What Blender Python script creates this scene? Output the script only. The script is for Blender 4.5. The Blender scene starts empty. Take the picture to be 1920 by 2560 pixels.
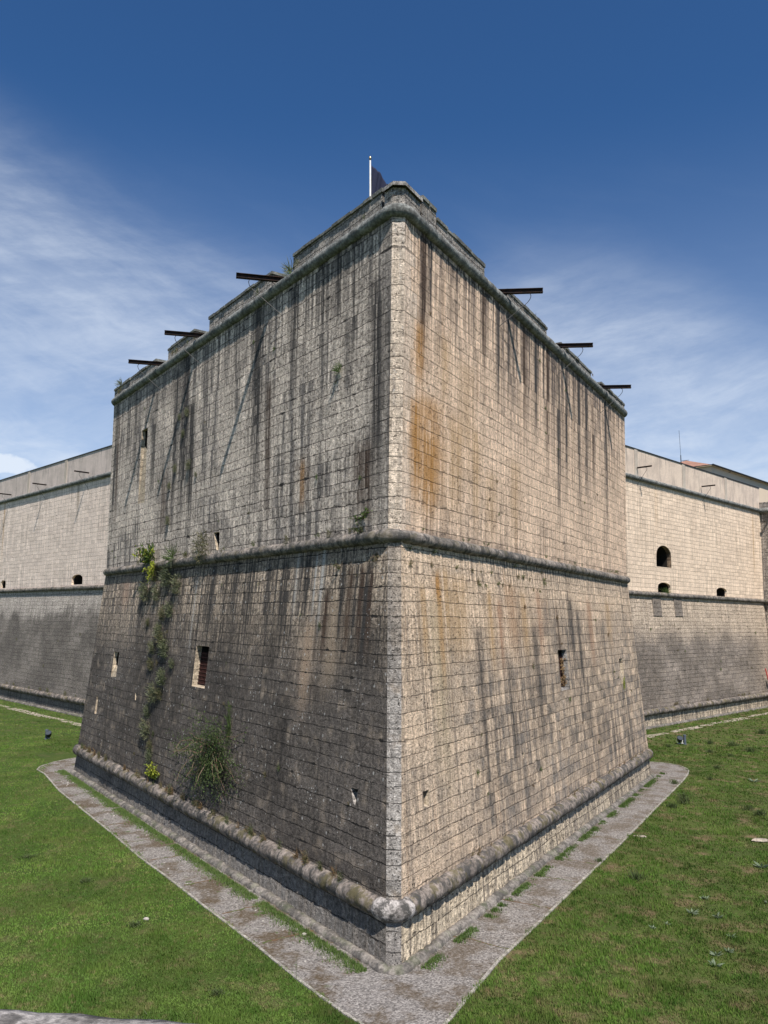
import bpy, bmesh, math, random
from mathutils import Vector, Matrix, noise
from mathutils.geometry import tessellate_polygon
R = math.radians
scene = bpy.context.scene
COL = scene.collection

# ---------------------------------------------------------------- camera
cam = bpy.data.cameras.new("camera"); camo = bpy.data.objects.new("camera", cam); COL.objects.link(camo)
cam.sensor_fit = 'HORIZONTAL'; cam.sensor_width = 36.0; cam.lens = 37.4166; cam.clip_start = .1; cam.clip_end = 2000
cx = Vector((0.99983104, 0.01284391, 0.01315025)); cy = Vector((-0.01133988, -0.13206621, 0.99117603)); cz = Vector((0.01446728, -0.99115768, -0.13189825))
camo.matrix_world = Matrix(((cx.x, cy.x, cz.x, 0), (cx.y, cy.y, cz.y, -26.3001), (cx.z, cy.z, cz.z, 10.0), (0, 0, 0, 1)))
scene.camera = camo

# ---------------------------------------------------------------- light
SUN = Vector((.157, -.535, .83)).normalized()          # towards the sun
sd = bpy.data.lights.new("sun", 'SUN'); sd.energy = 5.0; sd.angle = R(.53); sd.color = (1.0, .925, .84)
so = bpy.data.objects.new("sun", sd); COL.objects.link(so)
so.rotation_euler = SUN.to_track_quat('Z', 'Y').to_euler(); so.location = (20, -60, 90)
scene.view_settings.view_transform = 'Standard'; scene.view_settings.look = 'None'
scene.view_settings.exposure = 0.45; scene.view_settings.gamma = 1.0

# ---------------------------------------------------------------- node helpers
class X:
    """a value in a shader tree with arithmetic"""
    def __init__(s, nt, k): s.nt = nt; s.k = k
    def m(s, op, *o):
        n = s.nt.nodes.new('ShaderNodeMath'); n.operation = op
        for i, a in enumerate((s,) + o):
            if isinstance(a, X): s.nt.links.new(a.k, n.inputs[i])
            else: n.inputs[i].default_value = a
        return X(s.nt, n.outputs[0])
    def __add__(s, o): return s.m('ADD', o)
    __radd__ = __add__
    def __sub__(s, o): return s.m('SUBTRACT', o)
    def __rsub__(s, o): return s.m('MULTIPLY', -1.0).m('ADD', o)
    def __mul__(s, o): return s.m('MULTIPLY', o)
    __rmul__ = __mul__
    def __truediv__(s, o): return s.m('DIVIDE', o)
    def floor(s): return s.m('FLOOR')
    def fract(s): return s.m('FRACT')
    def abs(s): return s.m('ABSOLUTE')
    def min(s, o): return s.m('MINIMUM', o)
    def max(s, o): return s.m('MAXIMUM', o)
    def sm(s, a, b, lo=0.0, hi=1.0):
        n = s.nt.nodes.new('ShaderNodeMapRange'); n.interpolation_type = 'SMOOTHSTEP'
        s.nt.links.new(s.k, n.inputs[0])
        if a > b: a, b, lo, hi = b, a, hi, lo
        for i, v in enumerate((a, b, lo, hi)): n.inputs[1 + i].default_value = v
        return X(s.nt, n.outputs[0])
    def clamp(s): return s.max(0.0).min(1.0)

class T:
    """a material tree"""
    def __init__(s, name, world=False):
        if world:
            s.o = bpy.data.worlds.new(name); scene.world = s.o
        else:
            s.o = bpy.data.materials.new(name)
        s.o.use_nodes = True; s.nt = s.o.node_tree
        if not world:
            s.b = s.nt.nodes['Principled BSDF']; s.b.inputs['Roughness'].default_value = .92
            s.b.inputs['Specular IOR Level'].default_value = .25
    def node(s, t, **kw):
        n = s.nt.nodes.new(t)
        for k, v in kw.items(): setattr(n, k, v)
        return n
    def link(s, a, b): s.nt.links.new(a.k if isinstance(a, X) else a, b)
    def uv(s):
        n = s.node('ShaderNodeUVMap'); n.uv_map = 'UVMap'
        p = s.node('ShaderNodeSeparateXYZ'); s.link(n.outputs[0], p.inputs[0]); return X(s.nt, p.outputs[0]), X(s.nt, p.outputs[1])
    def pos(s):
        n = s.node('ShaderNodeNewGeometry'); p = s.node('ShaderNodeSeparateXYZ'); s.link(n.outputs['Position'], p.inputs[0])
        return [X(s.nt, p.outputs[i]) for i in range(3)]
    def vec(s, x, y=0.0, z=0.0):
        n = s.node('ShaderNodeCombineXYZ')
        for i, a in enumerate((x, y, z)):
            if isinstance(a, X): s.link(a, n.inputs[i])
            else: n.inputs[i].default_value = a
        return n.outputs[0]
    def noise(s, v, scale=1.0, detail=2.0, rough=.55, color=False, dist=0.0):
        n = s.node('ShaderNodeTexNoise'); s.link(v, n.inputs['Vector'])
        n.inputs['Scale'].default_value = scale; n.inputs['Detail'].default_value = detail; n.inputs['Roughness'].default_value = rough
        n.inputs['Distortion'].default_value = dist
        return n.outputs['Color'] if color else X(s.nt, n.outputs[0])
    def white(s, v):
        n = s.node('ShaderNodeTexWhiteNoise'); n.noise_dimensions = '3D'; s.link(v, n.inputs['Vector']); return X(s.nt, n.outputs['Value'])
    def voro(s, v, scale, feature='F1', rnd=1.0, out='Distance'):
        n = s.node('ShaderNodeTexVoronoi'); n.feature = feature; s.link(v, n.inputs['Vector']); n.inputs['Scale'].default_value = scale
        n.inputs['Randomness'].default_value = rnd
        o = n.outputs[out]; return X(s.nt, o) if out == 'Distance' else o
    def col(s, c):
        n = s.node('ShaderNodeRGB'); n.outputs[0].default_value = (*c, 1); return n.outputs[0]
    def mix(s, a, b, f, mode='MIX'):
        n = s.node('ShaderNodeMix'); n.data_type = 'RGBA'; n.blend_type = mode
        if isinstance(f, X): s.link(f, n.inputs[0])
        else: n.inputs[0].default_value = f
        for i, c in ((6, a), (7, b)):
            if isinstance(c, tuple): n.inputs[i].default_value = (*c, 1)
            else: s.link(c, n.inputs[i])
        return n.outputs[2]
    def scale(s, c, f):
        n = s.node('ShaderNodeVectorMath'); n.operation = 'SCALE'; s.link(c, n.inputs[0])
        if isinstance(f, X): s.link(f, n.inputs['Scale'])
        else: n.inputs['Scale'].default_value = f
        return n.outputs[0]
    def bump(s, h, strength=1.0, dist=1.0):
        n = s.node('ShaderNodeBump'); n.inputs['Strength'].default_value = strength; n.inputs['Distance'].default_value = dist
        s.link(h, n.inputs['Height']); s.link(n.outputs[0], s.b.inputs['Normal'])
    def out(s, c): s.link(c, s.b.inputs['Base Color']); return s.o

# ---------------------------------------------------------------- sky
w = T("World", world=True)
for n in list(w.nt.nodes): w.nt.nodes.remove(n)
sky = w.node('ShaderNodeTexSky'); sky.sky_type = 'NISHITA'; sky.sun_disc = False
sky.sun_elevation = math.asin(SUN.z); sky.sun_rotation = math.atan2(SUN.x, SUN.y); sky.altitude = 700; sky.air_density = 1.0; sky.dust_density = .35; sky.ozone_density = 2.6
tc = w.node('ShaderNodeTexCoord'); sp = w.node('ShaderNodeSeparateXYZ'); w.link(tc.outputs['Generated'], sp.inputs[0])
dx, dy, dz = [X(w.nt, sp.outputs[i]) for i in range(3)]
az = dx.m('ARCTAN2', dy); el = dz.m('ARCSINE')
# thin cirrus: streaks of a high layer seen in two broad banks
lay = w.vec(dx / (dz + .22), dy / (dz + .22), dz * .5)
wob = w.noise(lay, 1.1, 3.0, .55) - .5
n1 = w.noise(w.vec(az * 2.0 + wob * .5, el * 7.0 + az * 2.1 + wob * 1.1), 1.6, 6.0, .60)
n2 = w.noise(w.vec(az * 2.6 + wob * .6, el * 9.0 - az * 2.4 + wob * .9, 3.3), 1.5, 6.0, .60)
leftb = (el + az * .34 + wob * .05).sm(.42, .25) * az.sm(.02, -.20)
rightb = (el - az * .05 + (az - .16) * (az - .16) * 1.6).sm(.48, .33) * az.sm(.02, .20)
low = el.sm(.60, .04)
fib = w.noise(w.vec(az * 5.0 + el * 3.0 + wob, el * 20.0 - az * 4.0 + wob * 2.0, 1.7), 1.5, 6.0, .68).sm(.32, .70, .68, 1.22)
m_l = leftb * (n1.sm(.24, .80) * .62 + .36)
m_r = rightb * (n2.sm(.22, .80) * .60 + .40)
cm = (m_l.max(m_r) * fib * .42 + low * .29 + low * n1.sm(.40, .70) * .16).clamp()
# a small cumulus head low on the left
cu = ((az + .47) * (az + .47) * 520.0 + (el - .168) * (el - .168) * 5200.0 + (w.noise(w.vec(az, el), 55.0, 4.0) - .5) * 1.4).sm(1.25, .45)
cm = cm.max(cu * .9)
skyc = w.mix(sky.outputs[0], (.39, .71, 1.0), 1.0, 'MULTIPLY')
cc = w.mix(skyc, (7.5, 8.2, 9.2), cm)
bg = w.node('ShaderNodeBackground'); w.link(cc, bg.inputs[0]); bg.inputs[1].default_value = .079
wo = w.node('ShaderNodeOutputWorld'); w.link(bg.outputs[0], wo.inputs[0])

# ---------------------------------------------------------------- stone materials
DARK = (.020, .018, .017)  # tone of dirty joints, deepened to make up for pale shadows
def masonry(name, tone_a, tone_b, grime=None, streaks=(), h=.44, wb=.80, auto=.5, pits=1.0, grime_col=(.105, .103, .102), joint=.017, jc=.45, seed=0.0, lich=.3, warm=0.0, rough=1.0, vjoint=.18, quoin=0.0):
    t = T(name); u, v = t.uv()
    P = t.vec(u, v, seed)
    f = (t.noise(P, 2.4, 4.0, .6) - .5)
    vv = v + (t.noise(t.vec(u * .16, seed), 1.0, 2.0) - .5) * .30 + f * .11 + (t.noise(t.vec(7.7, v * .95, seed), 1.0, 2.0) - .5) * .42
    row = (vv / h).floor(); fv = (vv / h).fract()
    rr = t.white(t.vec(row, 3.7, seed))
    uu = u / wb + rr * 9.0 + (t.noise(t.vec(u * .75, row * 7.31, seed), 1.0, 1.0) - .5) * 2.3 + f * .06
    colm = uu.floor(); fu = uu.fract()
    dv = fv.min(1.0 - fv) * h; du = fu.min(1.0 - fu) * wb
    fine = t.noise(P, 17.0, 4.0, .62)
    mid_ = t.noise(P, 2.6, 2.0)
    rag = (fine - .5) * .05 + (mid_ - .5) * .05
    if joint <= 0: dv = dv + 1.0; du = du + 1.0; joint = .01
    chip = t.noise(P, 1.25, 3.0, .6).sm(.60, .72) * .045
    jh = (dv + rag - chip).sm(joint * 1.2, joint * .2)
    jv = (du + rag * .6).sm(joint * .9, joint * .1) * vjoint
    jj = (jh * mid_.sm(.30, .55, .55, 1.0)).max(jv * mid_.sm(.42, .56, .15, 1.0))
    r1 = t.white(t.vec(row, colm, 1.0 + seed)); r2 = t.white(t.vec(row, colm, 5.0 + seed)); r3 = t.white(t.vec(colm, row, 9.0 + seed))
    big = t.noise(P, .22, 3.0); mid = t.noise(P, 1.5, 4.0, .6)
    c = t.mix(tone_a, tone_b, (r1 * .34 + mid * 1.1 - .2).clamp())
    gr = t.noise(P, 6.0, 6.0, .76)
    c = t.scale(c, (r2 * .20 + .90) * gr.sm(.34, .66, 1.0 - .42 * rough, 1.0 + .36 * rough))
    if quoin: c = t.mix(c, t.scale(t.col((.70, .58, .47)), gr.sm(.34, .66, .75, 1.2) * (r2 * .2 + .88)), (u + f * .06).sm(.025, .0).max((u - (t.white(t.vec(row, 2.2, seed)) * .75 + .55) + f * .05).sm(.03, .0)) * quoin)
    # run-off streaks: fine drips with no joints in them
    sx = t.vec(u * 2.3, v * .10, seed); s1 = t.noise(t.vec(u * 2.3, v * .12 + rr * .35, seed), 1.0, 4.0, .7)
    s2 = t.noise(t.vec(u * 6.5, v * .22 + rr * .7, seed + 4), 1.0, 4.0, .68)
    s3 = t.noise(t.vec(u * 5.0, v * .12, seed + 8), 1.0, 2.0, .6)
    k = t.noise(t.vec(u * .33, v * .20, seed + 2), 1.0, 2.0)
    if warm: c = t.mix(c, (.42, .245, .13), (s3.sm(.50, .80) * k.sm(.42, .62)) * warm)
    gm = ((s1.sm(.48, .62) * .65 + s2.sm(.50, .60) * .6) * k.sm(.40, .60)) * auto
    c = t.mix(c, (.115, .105, .098), gm.clamp())
    c = t.scale(c, s2.sm(.34, .66, 1.16, .82) * s3.sm(.34, .66, 1.08, .90))
    if grime is not None:
        g = grime(t, u, v, big, mid, s1, s2, r3)
        gt = t.mix(grime_col, tuple(x * 2.7 for x in grime_col), (gr.sm(.43, .63) * .75 + r3 * .35).clamp())
        gt = t.mix(gt, tuple(x * .5 for x in grime_col), (s2.sm(.50, .72) * .55))
        gt = t.scale(gt, big.sm(.36, .64, .72, 1.32))
        c = t.mix(c, gt, g.clamp())
    wig = (t.noise(t.vec(v * .5, u * .1, seed), 1.0, 2.0) - .5) * .5
    for (u0, wd, z1, z0, amt, cl) in streaks:
        d = ((u + wig * min(wd, .5) - u0) / wd).abs()
        mk = d.sm(1.0, .15) * v.sm(z0 - .3, z0 + (z1 - z0) * .55) * v.sm(z1 + .5, z1 - .2) * s2.sm(.36, .56, .35, 1.25)
        c = t.mix(c, cl, (mk * amt * 1.25).clamp())
        halo = d.sm(3.0, .4) * v.sm(z0 - .3, z0 + (z1 - z0) * .7) * v.sm(z1 + .8, z1 - .3) * s1.sm(.38, .56, .25, 1.0)
        c = t.mix(c, cl, (halo * amt * .34).clamp())
    # pale lichen spots, and pores coloured darker to deepen their shade
    ls = t.voro(t.vec(u, v * .8, seed), 7.5); lm = ls.sm(.20, .12) * t.noise(P, .9, 2.0).sm(.50, .66) * lich
    c = t.mix(c, (.50, .50, .49), lm)
    ls2 = t.voro(t.vec(u * 1.3, v, seed + 3), 1.9) + (fine - .5) * .14; c = t.mix(c, (.46, .455, .44), ls2.sm(.13, .08) * (lich * .75))
    por = t.noise(P, 9.5, 5.0, .72); pm = por.sm(.43, .36) * pits * mid.sm(.30, .55)
    c = t.mix(c, (.030, .026, .023), (pm * .85).clamp())
    sp_ = t.noise(P, 30.0, 3.0, .7); c = t.scale(c, sp_.sm(.34, .66, .68, 1.32))
    c = t.mix(c, DARK, jj * jc * 1.35)
    hgt = jh * -.040 + jv * -.008 + r3 * .004 + fine * .045 * rough + gr * .050 * rough + mid * .04 - pm * .035 + sp_ * .014 * rough
    t.bump(hgt, 1.0, 1.0)
    return t.out(c)

BRN = (.070, .046, .034); BLK = (.052, .048, .046); RUS = (.40, .21, .070); WHT = (.46, .45, .43); LRU = (.44, .29, .15)
BEI = ((.82, .615, .45), (.62, .465, .345))

def g_ru(t, u, v, big, mid, s1, s2, r3):      # right face, upper: runs from the cordon, in the middle of the face
    a = v.sm(16.5, 24.0) * u.sm(5.5, 9.5) * u.sm(33.0, 26.0)
    return (a * (s1.sm(.46, .60) * .65 + s2.sm(.50, .60) * .5) + v.sm(22.6, 24.1) * s2.sm(.44, .56) * .9 + v.sm(19.5, 24.1) * s1.sm(.43, .57) * .45 + v.sm(13.6, 12.9) * mid.sm(.4, .6) * .5) * 1.1
def g_rl(t, u, v, big, mid, s1, s2, r3):
    a = v.sm(10.4, 7.0) * .85 * u.sm(.6, 7.0, .35, 1.0); a2 = u.sm(7.0, 14.0) * v.sm(11.6, 9.2) * .70
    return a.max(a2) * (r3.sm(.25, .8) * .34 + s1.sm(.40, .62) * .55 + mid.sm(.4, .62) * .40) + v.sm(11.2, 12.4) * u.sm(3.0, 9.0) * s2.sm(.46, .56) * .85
def g_lu(t, u, v, big, mid, s1, s2, r3):
    top = v.sm(20.5, 24.0) * s2.sm(.46, .56) * .85
    a = (big.sm(.40, .58) * .85 + .12) * (s1.sm(.44, .60) * .9 + .18) + r3.sm(.7, .95) * .14
    cor = u.sm(1.7, .55) * (s1.sm(.3, .6) * .5 + .42)
    base = v.sm(14.4, 12.9) * .5 * s1.sm(.35, .6)
    return a.max(top).max(cor * v.sm(13.0, 16.0, .55, 1.0)).max(base)
def g_ll(t, u, v, big, mid, s1, s2, r3):
    edge = v + (s1 - .5) * 7.0 + (big - .5) * 4.0
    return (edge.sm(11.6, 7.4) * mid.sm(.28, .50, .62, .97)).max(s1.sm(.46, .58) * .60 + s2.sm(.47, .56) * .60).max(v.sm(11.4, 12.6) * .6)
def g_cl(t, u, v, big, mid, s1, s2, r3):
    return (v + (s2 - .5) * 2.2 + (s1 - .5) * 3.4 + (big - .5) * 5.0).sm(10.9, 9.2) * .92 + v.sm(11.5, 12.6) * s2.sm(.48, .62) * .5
def g_clr(t, u, v, big, mid, s1, s2, r3):
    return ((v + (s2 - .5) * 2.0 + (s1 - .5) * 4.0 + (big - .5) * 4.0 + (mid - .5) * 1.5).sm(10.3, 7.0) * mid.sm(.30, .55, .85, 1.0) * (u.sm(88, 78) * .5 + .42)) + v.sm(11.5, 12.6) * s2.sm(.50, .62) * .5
M = {}
M['ru'] = masonry('stone_warm', BEI[0], BEI[1], g_ru, [(1.75, .35, 24, 18.2, .9, BRN), (2.3, .22, 24, 20.5, .7, BLK), (8.9, .35, 24, 19, .75, BLK), (10.2, .3, 24, 19.5, .7, BLK), (13.8, .4, 24, 17.5, .75, BLK), (17.4, .45, 24.2, 14.2, .9, BLK), (18.7, .3, 24.2, 15.2, .8, BLK), (21.1, .4, 24, 14.8, .8, BLK), (24.0, .35, 24, 17.0, .6, BRN), (27.0, .4, 24, 14.0, .8, BLK), (1.5, .55, 20.3, 18.0, .55, RUS), (3.6, .45, 20.5, 17.5, .45, LRU), (1.35, .5, 17.4, 13.9, .75, RUS), (2.4, .75, 16.4, 13.4, .75, RUS), (4.6, .9, 17.5, 13.2, .4, LRU), (8.2, .9, 16.0, 13, .3, LRU), (5.6, 1.2, 20, 15, .25, LRU), (2.4, 1.6, 17.8, 13.0, .45, RUS), (6.6, .5, 17.5, 13.2, .45, LRU), (11.0, .8, 17, 13, .35, LRU), (15.6, .35, 24.2, 16, .7, BRN), (12.2, .35, 24.2, 18, .7, BRN), (22.6, .3, 24.2, 16, .7, BLK), (7.3, .3, 24.2, 20, .7, BRN)], auto=.45, jc=.42, warm=.55, quoin=.7, seed=1.0, lich=.12, pits=.8, rough=.75, grime_col=(.075, .060, .052))
M['rl'] = masonry('stone_warm_weathered', (.76, .58, .415), (.52, .41, .31), g_rl, [(2.95, .26, 11.4, 7.2, .95, RUS), (3.6, .25, 11.6, 8.8, .7, LRU), (2.6, .9, 10.5, 3.0, .35, (.46, .37, .24)), (1.7, .3, 11, 8, .5, LRU), (7.6, .4, 11.0, 7.5, .6, LRU), (8.6, .4, 10.6, 7.5, .5, (.36, .20, .12)), (11.5, .6, 11, 8.0, .5, LRU), (13.6, .5, 11.2, 7.6, .5, (.36, .21, .13)), (18.4, .7, 11.0, 6.5, .55, BLK), (16.2, .4, 10.6, 7, .5, BRN), (22.0, .6, 11.0, 7, .5, (.36, .21, .13)), (6.2, .5, 9.5, 5.0, .5, BLK), (4.6, 1.3, 11.4, 8.0, .4, LRU), (10.0, 1.0, 11.4, 8.0, .4, (.38, .23, .13)), (26.0, .8, 11, 8, .4, LRU), (19.6, .4, 10.4, 5.0, .7, BLK), (12.6, .35, 9.5, 3.5, .5, BLK), (9.2, .4, 8.0, 3.0, .5, BLK)], auto=.7, jc=.42, warm=.65, seed=2.0, lich=.25, pits=1.2, grime_col=(.090, .079, .069))
M['lu'] = masonry('stone_grey', (.80, .70, .60), (.48, .42, .36), g_lu, [(10.6, .65, 24, 13.5, .75, BLK), (19.3, .8, 24, 13.2, .85, BLK), (7.2, .5, 24, 18, .6, BLK), (3.7, .5, 24.2, 20.5, .6, BLK), (24.0, .6, 23.5, 15.0, .55, BLK), (27.4, .4, 24, 17.0, .55, BLK), (30.9, .4, 23, 14.0, .6, BRN), (6.3, .35, 16, 14.2, .4, RUS), (2.2, .45, 16, 13.2, .6, BRN), (22.0, .7, 18, 13.5, .5, BRN), (9.4, .4, 20, 13.4, .6, BRN), (18.2, .5, 21, 13.2, .8, BLK), (20.6, .45, 23.5, 14, .8, BLK), (5.0, .35, 24.2, 19.5, .7, BLK), (2.6, .3, 24.2, 18.5, .7, BLK), (12.9, .4, 24.2, 21, .4, BLK), (1.15, .45, 22.0, 13.0, .75, BLK), (1.7, .35, 16.0, 13.0, .7, BRN), (28.8, .5, 24, 19, .5, BLK), (31.5, .35, 24, 12.9, .7, BLK)], auto=.50, jc=.72, seed=1.0, lich=.35, pits=1.5, rough=1.3, grime_col=(.075, .068, .063))
M['ll'] = masonry('stone_dark_weathered', (.66, .53, .40), (.38, .32, .255), g_ll, [(1.75, .22, 11.6, 8.6, .95, BRN), (2.5, .25, 11.6, 8.2, .95, BRN), (1.2, .25, 11.4, 8.4, .8, BRN), (4.45, .14, 12.4, 9.2, .9, WHT), (4.95, .12, 12.2, 9.8, .7, WHT), (6.4, .14, 12.4, 9.6, .6, WHT), (3.4, .7, 10.6, 7.0, .6, (.33, .26, .19)), (8.6, .5, 12, 8, .5, BLK), (20.0, 1.5, 12.3, 2.0, .6, BLK), (16.5, .13, 11.6, 7.5, .5, WHT), (27.5, .9, 12, 10.2, .5, (.36, .25, .19)), (3.0, .16, 11.8, 8.4, .95, BLK), (2.1, .14, 11.8, 8.0, .95, BLK), (1.45, .16, 11.4, 7.6, .95, BLK), (4.0, .22, 10.8, 8.2, .7, BRN), (5.6, .4, 12.2, 9.0, .8, BLK), (7.4, .5, 12.2, 8.5, .8, BLK), (10.4, .4, 12.2, 9.0, .7, BLK), (12.0, .5, 12.2, 8.8, .7, BLK), (14.6, .5, 12.2, 8.6, .7, BLK), (5.1, .6, 9.6, 6.0, .5, (.42, .31, .22)), (24.5, .6, 12.2, 8.5, .6, BLK)], auto=.8, jc=.95, vjoint=.3, seed=2.0, lich=1.0, pits=1.9, rough=1.7, grime_col=(.052, .046, .042), joint=.016)
M['q'] = masonry('quoin_stone', (.66, .55, .44), (.50, .42, .34), lambda t, u, v, big, mid, s1, s2, r3: v.sm(12.2, 2.0) * .75 * mid.sm(.33, .62) + v.sm(22.0, 24.0) * .45 + s1.sm(.52, .62) * .3, wb=1.4, auto=.12, jc=.5, seed=1.0, lich=.6, pits=1.2, grime_col=(.20, .185, .17))
M['ql'] = masonry('quoin_stone_grey', (.42, .35, .275), (.28, .235, .19), lambda t, u, v, big, mid, s1, s2, r3: v.sm(11.8, 7.0) * .75 * mid.sm(.28, .52) + .30 + u.sm(.15, .42) * .25, wb=1.4, auto=.4, jc=.6, seed=2.0, lich=.35, pits=1.6, rough=1.4, grime_col=(.15, .14, .13))
M['cu'] = masonry('curtain_stone_light', (.74, .60, .465), (.66, .53, .41), None, [(58.5, .5, 24, 18, .2, LRU), (84.0, .3, 23.8, 14.0, .4, LRU)], auto=.12, jc=.38, rough=.35, warm=.22, seed=8.0, lich=.1, pits=.5, h=.42, wb=.9, vjoint=.25, grime_col=(.15, .14, .13))
M['cul'] = masonry('curtain_stone_rosy', (.76, .645, .56), (.64, .54, .465), None, [(87.9, .3, 24, 15, .5, LRU), (66.0, .35, 24, 19, .5, (.30, .25, .20))], auto=.16, jc=.42, rough=.4, warm=.2, seed=9.0, lich=.1, pits=.6, h=.42, wb=.9, vjoint=.3, grime_col=(.15, .14, .13))
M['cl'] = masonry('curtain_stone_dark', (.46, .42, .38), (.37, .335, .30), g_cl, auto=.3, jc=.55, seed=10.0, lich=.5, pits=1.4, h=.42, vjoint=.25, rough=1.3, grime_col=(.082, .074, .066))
M['clr'] = masonry('curtain_stone_stained', (.60, .49, .38), (.45, .37, .29), g_clr, auto=.35, jc=.55, warm=.3, seed=11.0, lich=.4, pits=1.4, h=.42, rough=1.1, grime_col=(.115, .100, .088))
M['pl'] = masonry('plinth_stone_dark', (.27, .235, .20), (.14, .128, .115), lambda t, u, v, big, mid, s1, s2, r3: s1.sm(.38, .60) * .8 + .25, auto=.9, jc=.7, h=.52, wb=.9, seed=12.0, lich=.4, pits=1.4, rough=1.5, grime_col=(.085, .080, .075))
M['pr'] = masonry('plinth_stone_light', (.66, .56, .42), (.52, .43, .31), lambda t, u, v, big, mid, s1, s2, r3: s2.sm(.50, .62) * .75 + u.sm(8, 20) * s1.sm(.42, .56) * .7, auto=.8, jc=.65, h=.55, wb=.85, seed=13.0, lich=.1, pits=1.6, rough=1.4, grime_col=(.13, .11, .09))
M['pa'] = masonry('parapet_stone', (.40, .365, .325), (.26, .24, .22), lambda t, u, v, big, mid, s1, s2, r3: s2.sm(.42, .64) * .55 + mid.sm(.45, .7) * .35, auto=.5, jc=.7, h=.40, wb=.6, seed=14.0, lich=.7, pits=1.4, rough=1.4, grime_col=(.12, .12, .115))
M['re'] = masonry('reveal_stone', (.50, .42, .31), (.40, .33, .25), None, auto=.15, jc=.5, wb=1.3, seed=15.0, lich=.1, pits=.5)

def rock(name, a, b, dark=.4, sc=1.0, moss=0.0, bumpk=1.0, mosscol=(.10, .085, .035)):
    t = T(name); p = t.pos(); P = t.vec(*p)
    n = t.noise(P, 1.3 * sc, 4.0, .6); f = t.noise(P, 9.0 * sc, 5.0, .68); g = t.noise(P, 32.0 * sc, 3.0, .65)
    c = t.mix(a, b, n.sm(.35, .65)); c = t.scale(c, f.sm(.30, .70, .55, 1.35))
    u, v = t.uv(); st = t.noise(t.vec(u * 3.0, v * .6), 1.0, 3.0)
    c = t.mix(c, (.060, .058, .055), (t.noise(P, 2.6 * sc, 5.0, .7).sm(.47, .60) * dark + st.sm(.52, .68) * dark * .7).clamp())
    c = t.mix(c, (.62, .61, .58), f.sm(.60, .70) * .25 * n.sm(.45, .6))
    if moss: c = t.mix(c, mosscol, t.noise(P, 1.7 * sc, 4.0, .65).sm(.50, .62) * moss)
    c = t.mix(c, (.04, .036, .03), f.sm(.36, .28) * .8)
    t.bump(f * .030 * bumpk + g * .008 * bumpk + n * .02, 1.0, 1.0); return t.out(c)
M['torT'] = rock('cordon_stone_green_grey', (.23, .235, .225), (.14, .15, .145), .55)
M['torM'] = rock('cordon_stone_grey', (.25, .22, .195), (.12, .11, .10), .95, moss=.35)
M['torB'] = rock('cordon_stone_pale', (.25, .215, .19), (.11, .095, .085), .95, moss=.65)
M['torW'] = rock('cordon_stone_white_lichen', (.46, .43, .41), (.18, .165, .155), .8, sc=1.6)
M['foot'] = rock('footing_stone', (.22, .20, .18), (.13, .118, .105), .6, moss=.25, mosscol=(.07, .10, .03))
M['cope'] = rock('coping_stone', (.20, .205, .19), (.11, .115, .105), .5, moss=.15, mosscol=(.12, .13, .05))
M['copeL'] = rock('coping_stone_lichen', (.36, .34, .32), (.22, .21, .20), .5)
M['rim'] = rock('rim_wall_stone', (.36, .34, .325), (.20, .185, .175), .6, sc=5.0, bumpk=.35)
M['kerb'] = rock('kerb_concrete', (.34, .32, .29), (.24, .225, .20), .25, sc=2.0, moss=.35, mosscol=(.08, .10, .03), bumpk=.4)
M['slab'] = rock('slab_stone', (.40, .345, .29), (.27, .235, .20), .35, sc=1.2, moss=.7, mosscol=(.07, .11, .025))
M['wst'] = rock('white_stone', (.52, .49, .45), (.40, .37, .34), .1, sc=4.0)

t = T('void_dark'); t.b.inputs['Base Color'].default_value = (.02, .018, .016, 1); M['void'] = t.o
t = T('rubble_inside'); p = t.pos(); P = t.vec(*p); c = t.mix((.30, .22, .15), (.10, .075, .055), t.noise(P, 2.0, 5.0, .7).sm(.4, .6)); t.bump(t.noise(P, 3.0, 5.0, .7) * .15); M['rub'] = t.out(c)
def metal(name, c1, c2, rough=.6, met=.5):
    t = T(name); P = t.vec(*t.pos()); c = t.mix(c1, c2, t.noise(P, 6.0, 4.0, .6).sm(.4, .62)); t.b.inputs['Roughness'].default_value = rough; t.b.inputs['Metallic'].default_value = met; return t.out(c)
M['beam'] = metal('rusty_beam_iron', (.018, .014, .014), (.045, .024, .019), .75, .2)
M['rod'] = metal('black_rod', (.02, .02, .022), (.03, .03, .032), .5, .2)
M['grate'] = metal('rusty_grate_iron', (.075, .030, .024), (.05, .022, .02), .8, .1)  # rust, darkened in colour so the bars look shaded in their recess
M['pole'] = metal('white_pole_paint', (.80, .80, .80), (.72, .72, .72), .35, 0)
M['brass'] = metal('pole_finial', (.25, .20, .12), (.18, .14, .08), .4, .8)
M['lamp'] = metal('floodlight_grey_paint', (.10, .125, .16), (.085, .105, .14), .45, .2)
M['lampd'] = metal('floodlight_dark', (.025, .03, .04), (.03, .035, .045), .4, .3)
M['red'] = metal('red_paint', (.45, .06, .05), (.40, .05, .045), .5, 0)
M['wht'] = metal('white_board', (.62, .70, .66), (.55, .64, .60), .6, 0)
M['gut'] = metal('gutter_metal', (.035, .035, .038), (.05, .045, .042), .5, .5)
t = T('glass_lens'); t.b.inputs['Base Color'].default_value = (.05, .06, .07, 1); t.b.inputs['Roughness'].default_value = .25; M['glass'] = t.o
t = T('navy_cloth'); u, v = t.uv(); n = t.noise(t.vec(u * 9, v * 2.0), 1.0, 3.0); c = t.mix((.012, .016, .040), (.022, .026, .055), n); t.bump(n * .03); M['flag'] = t.out(c)
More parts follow.
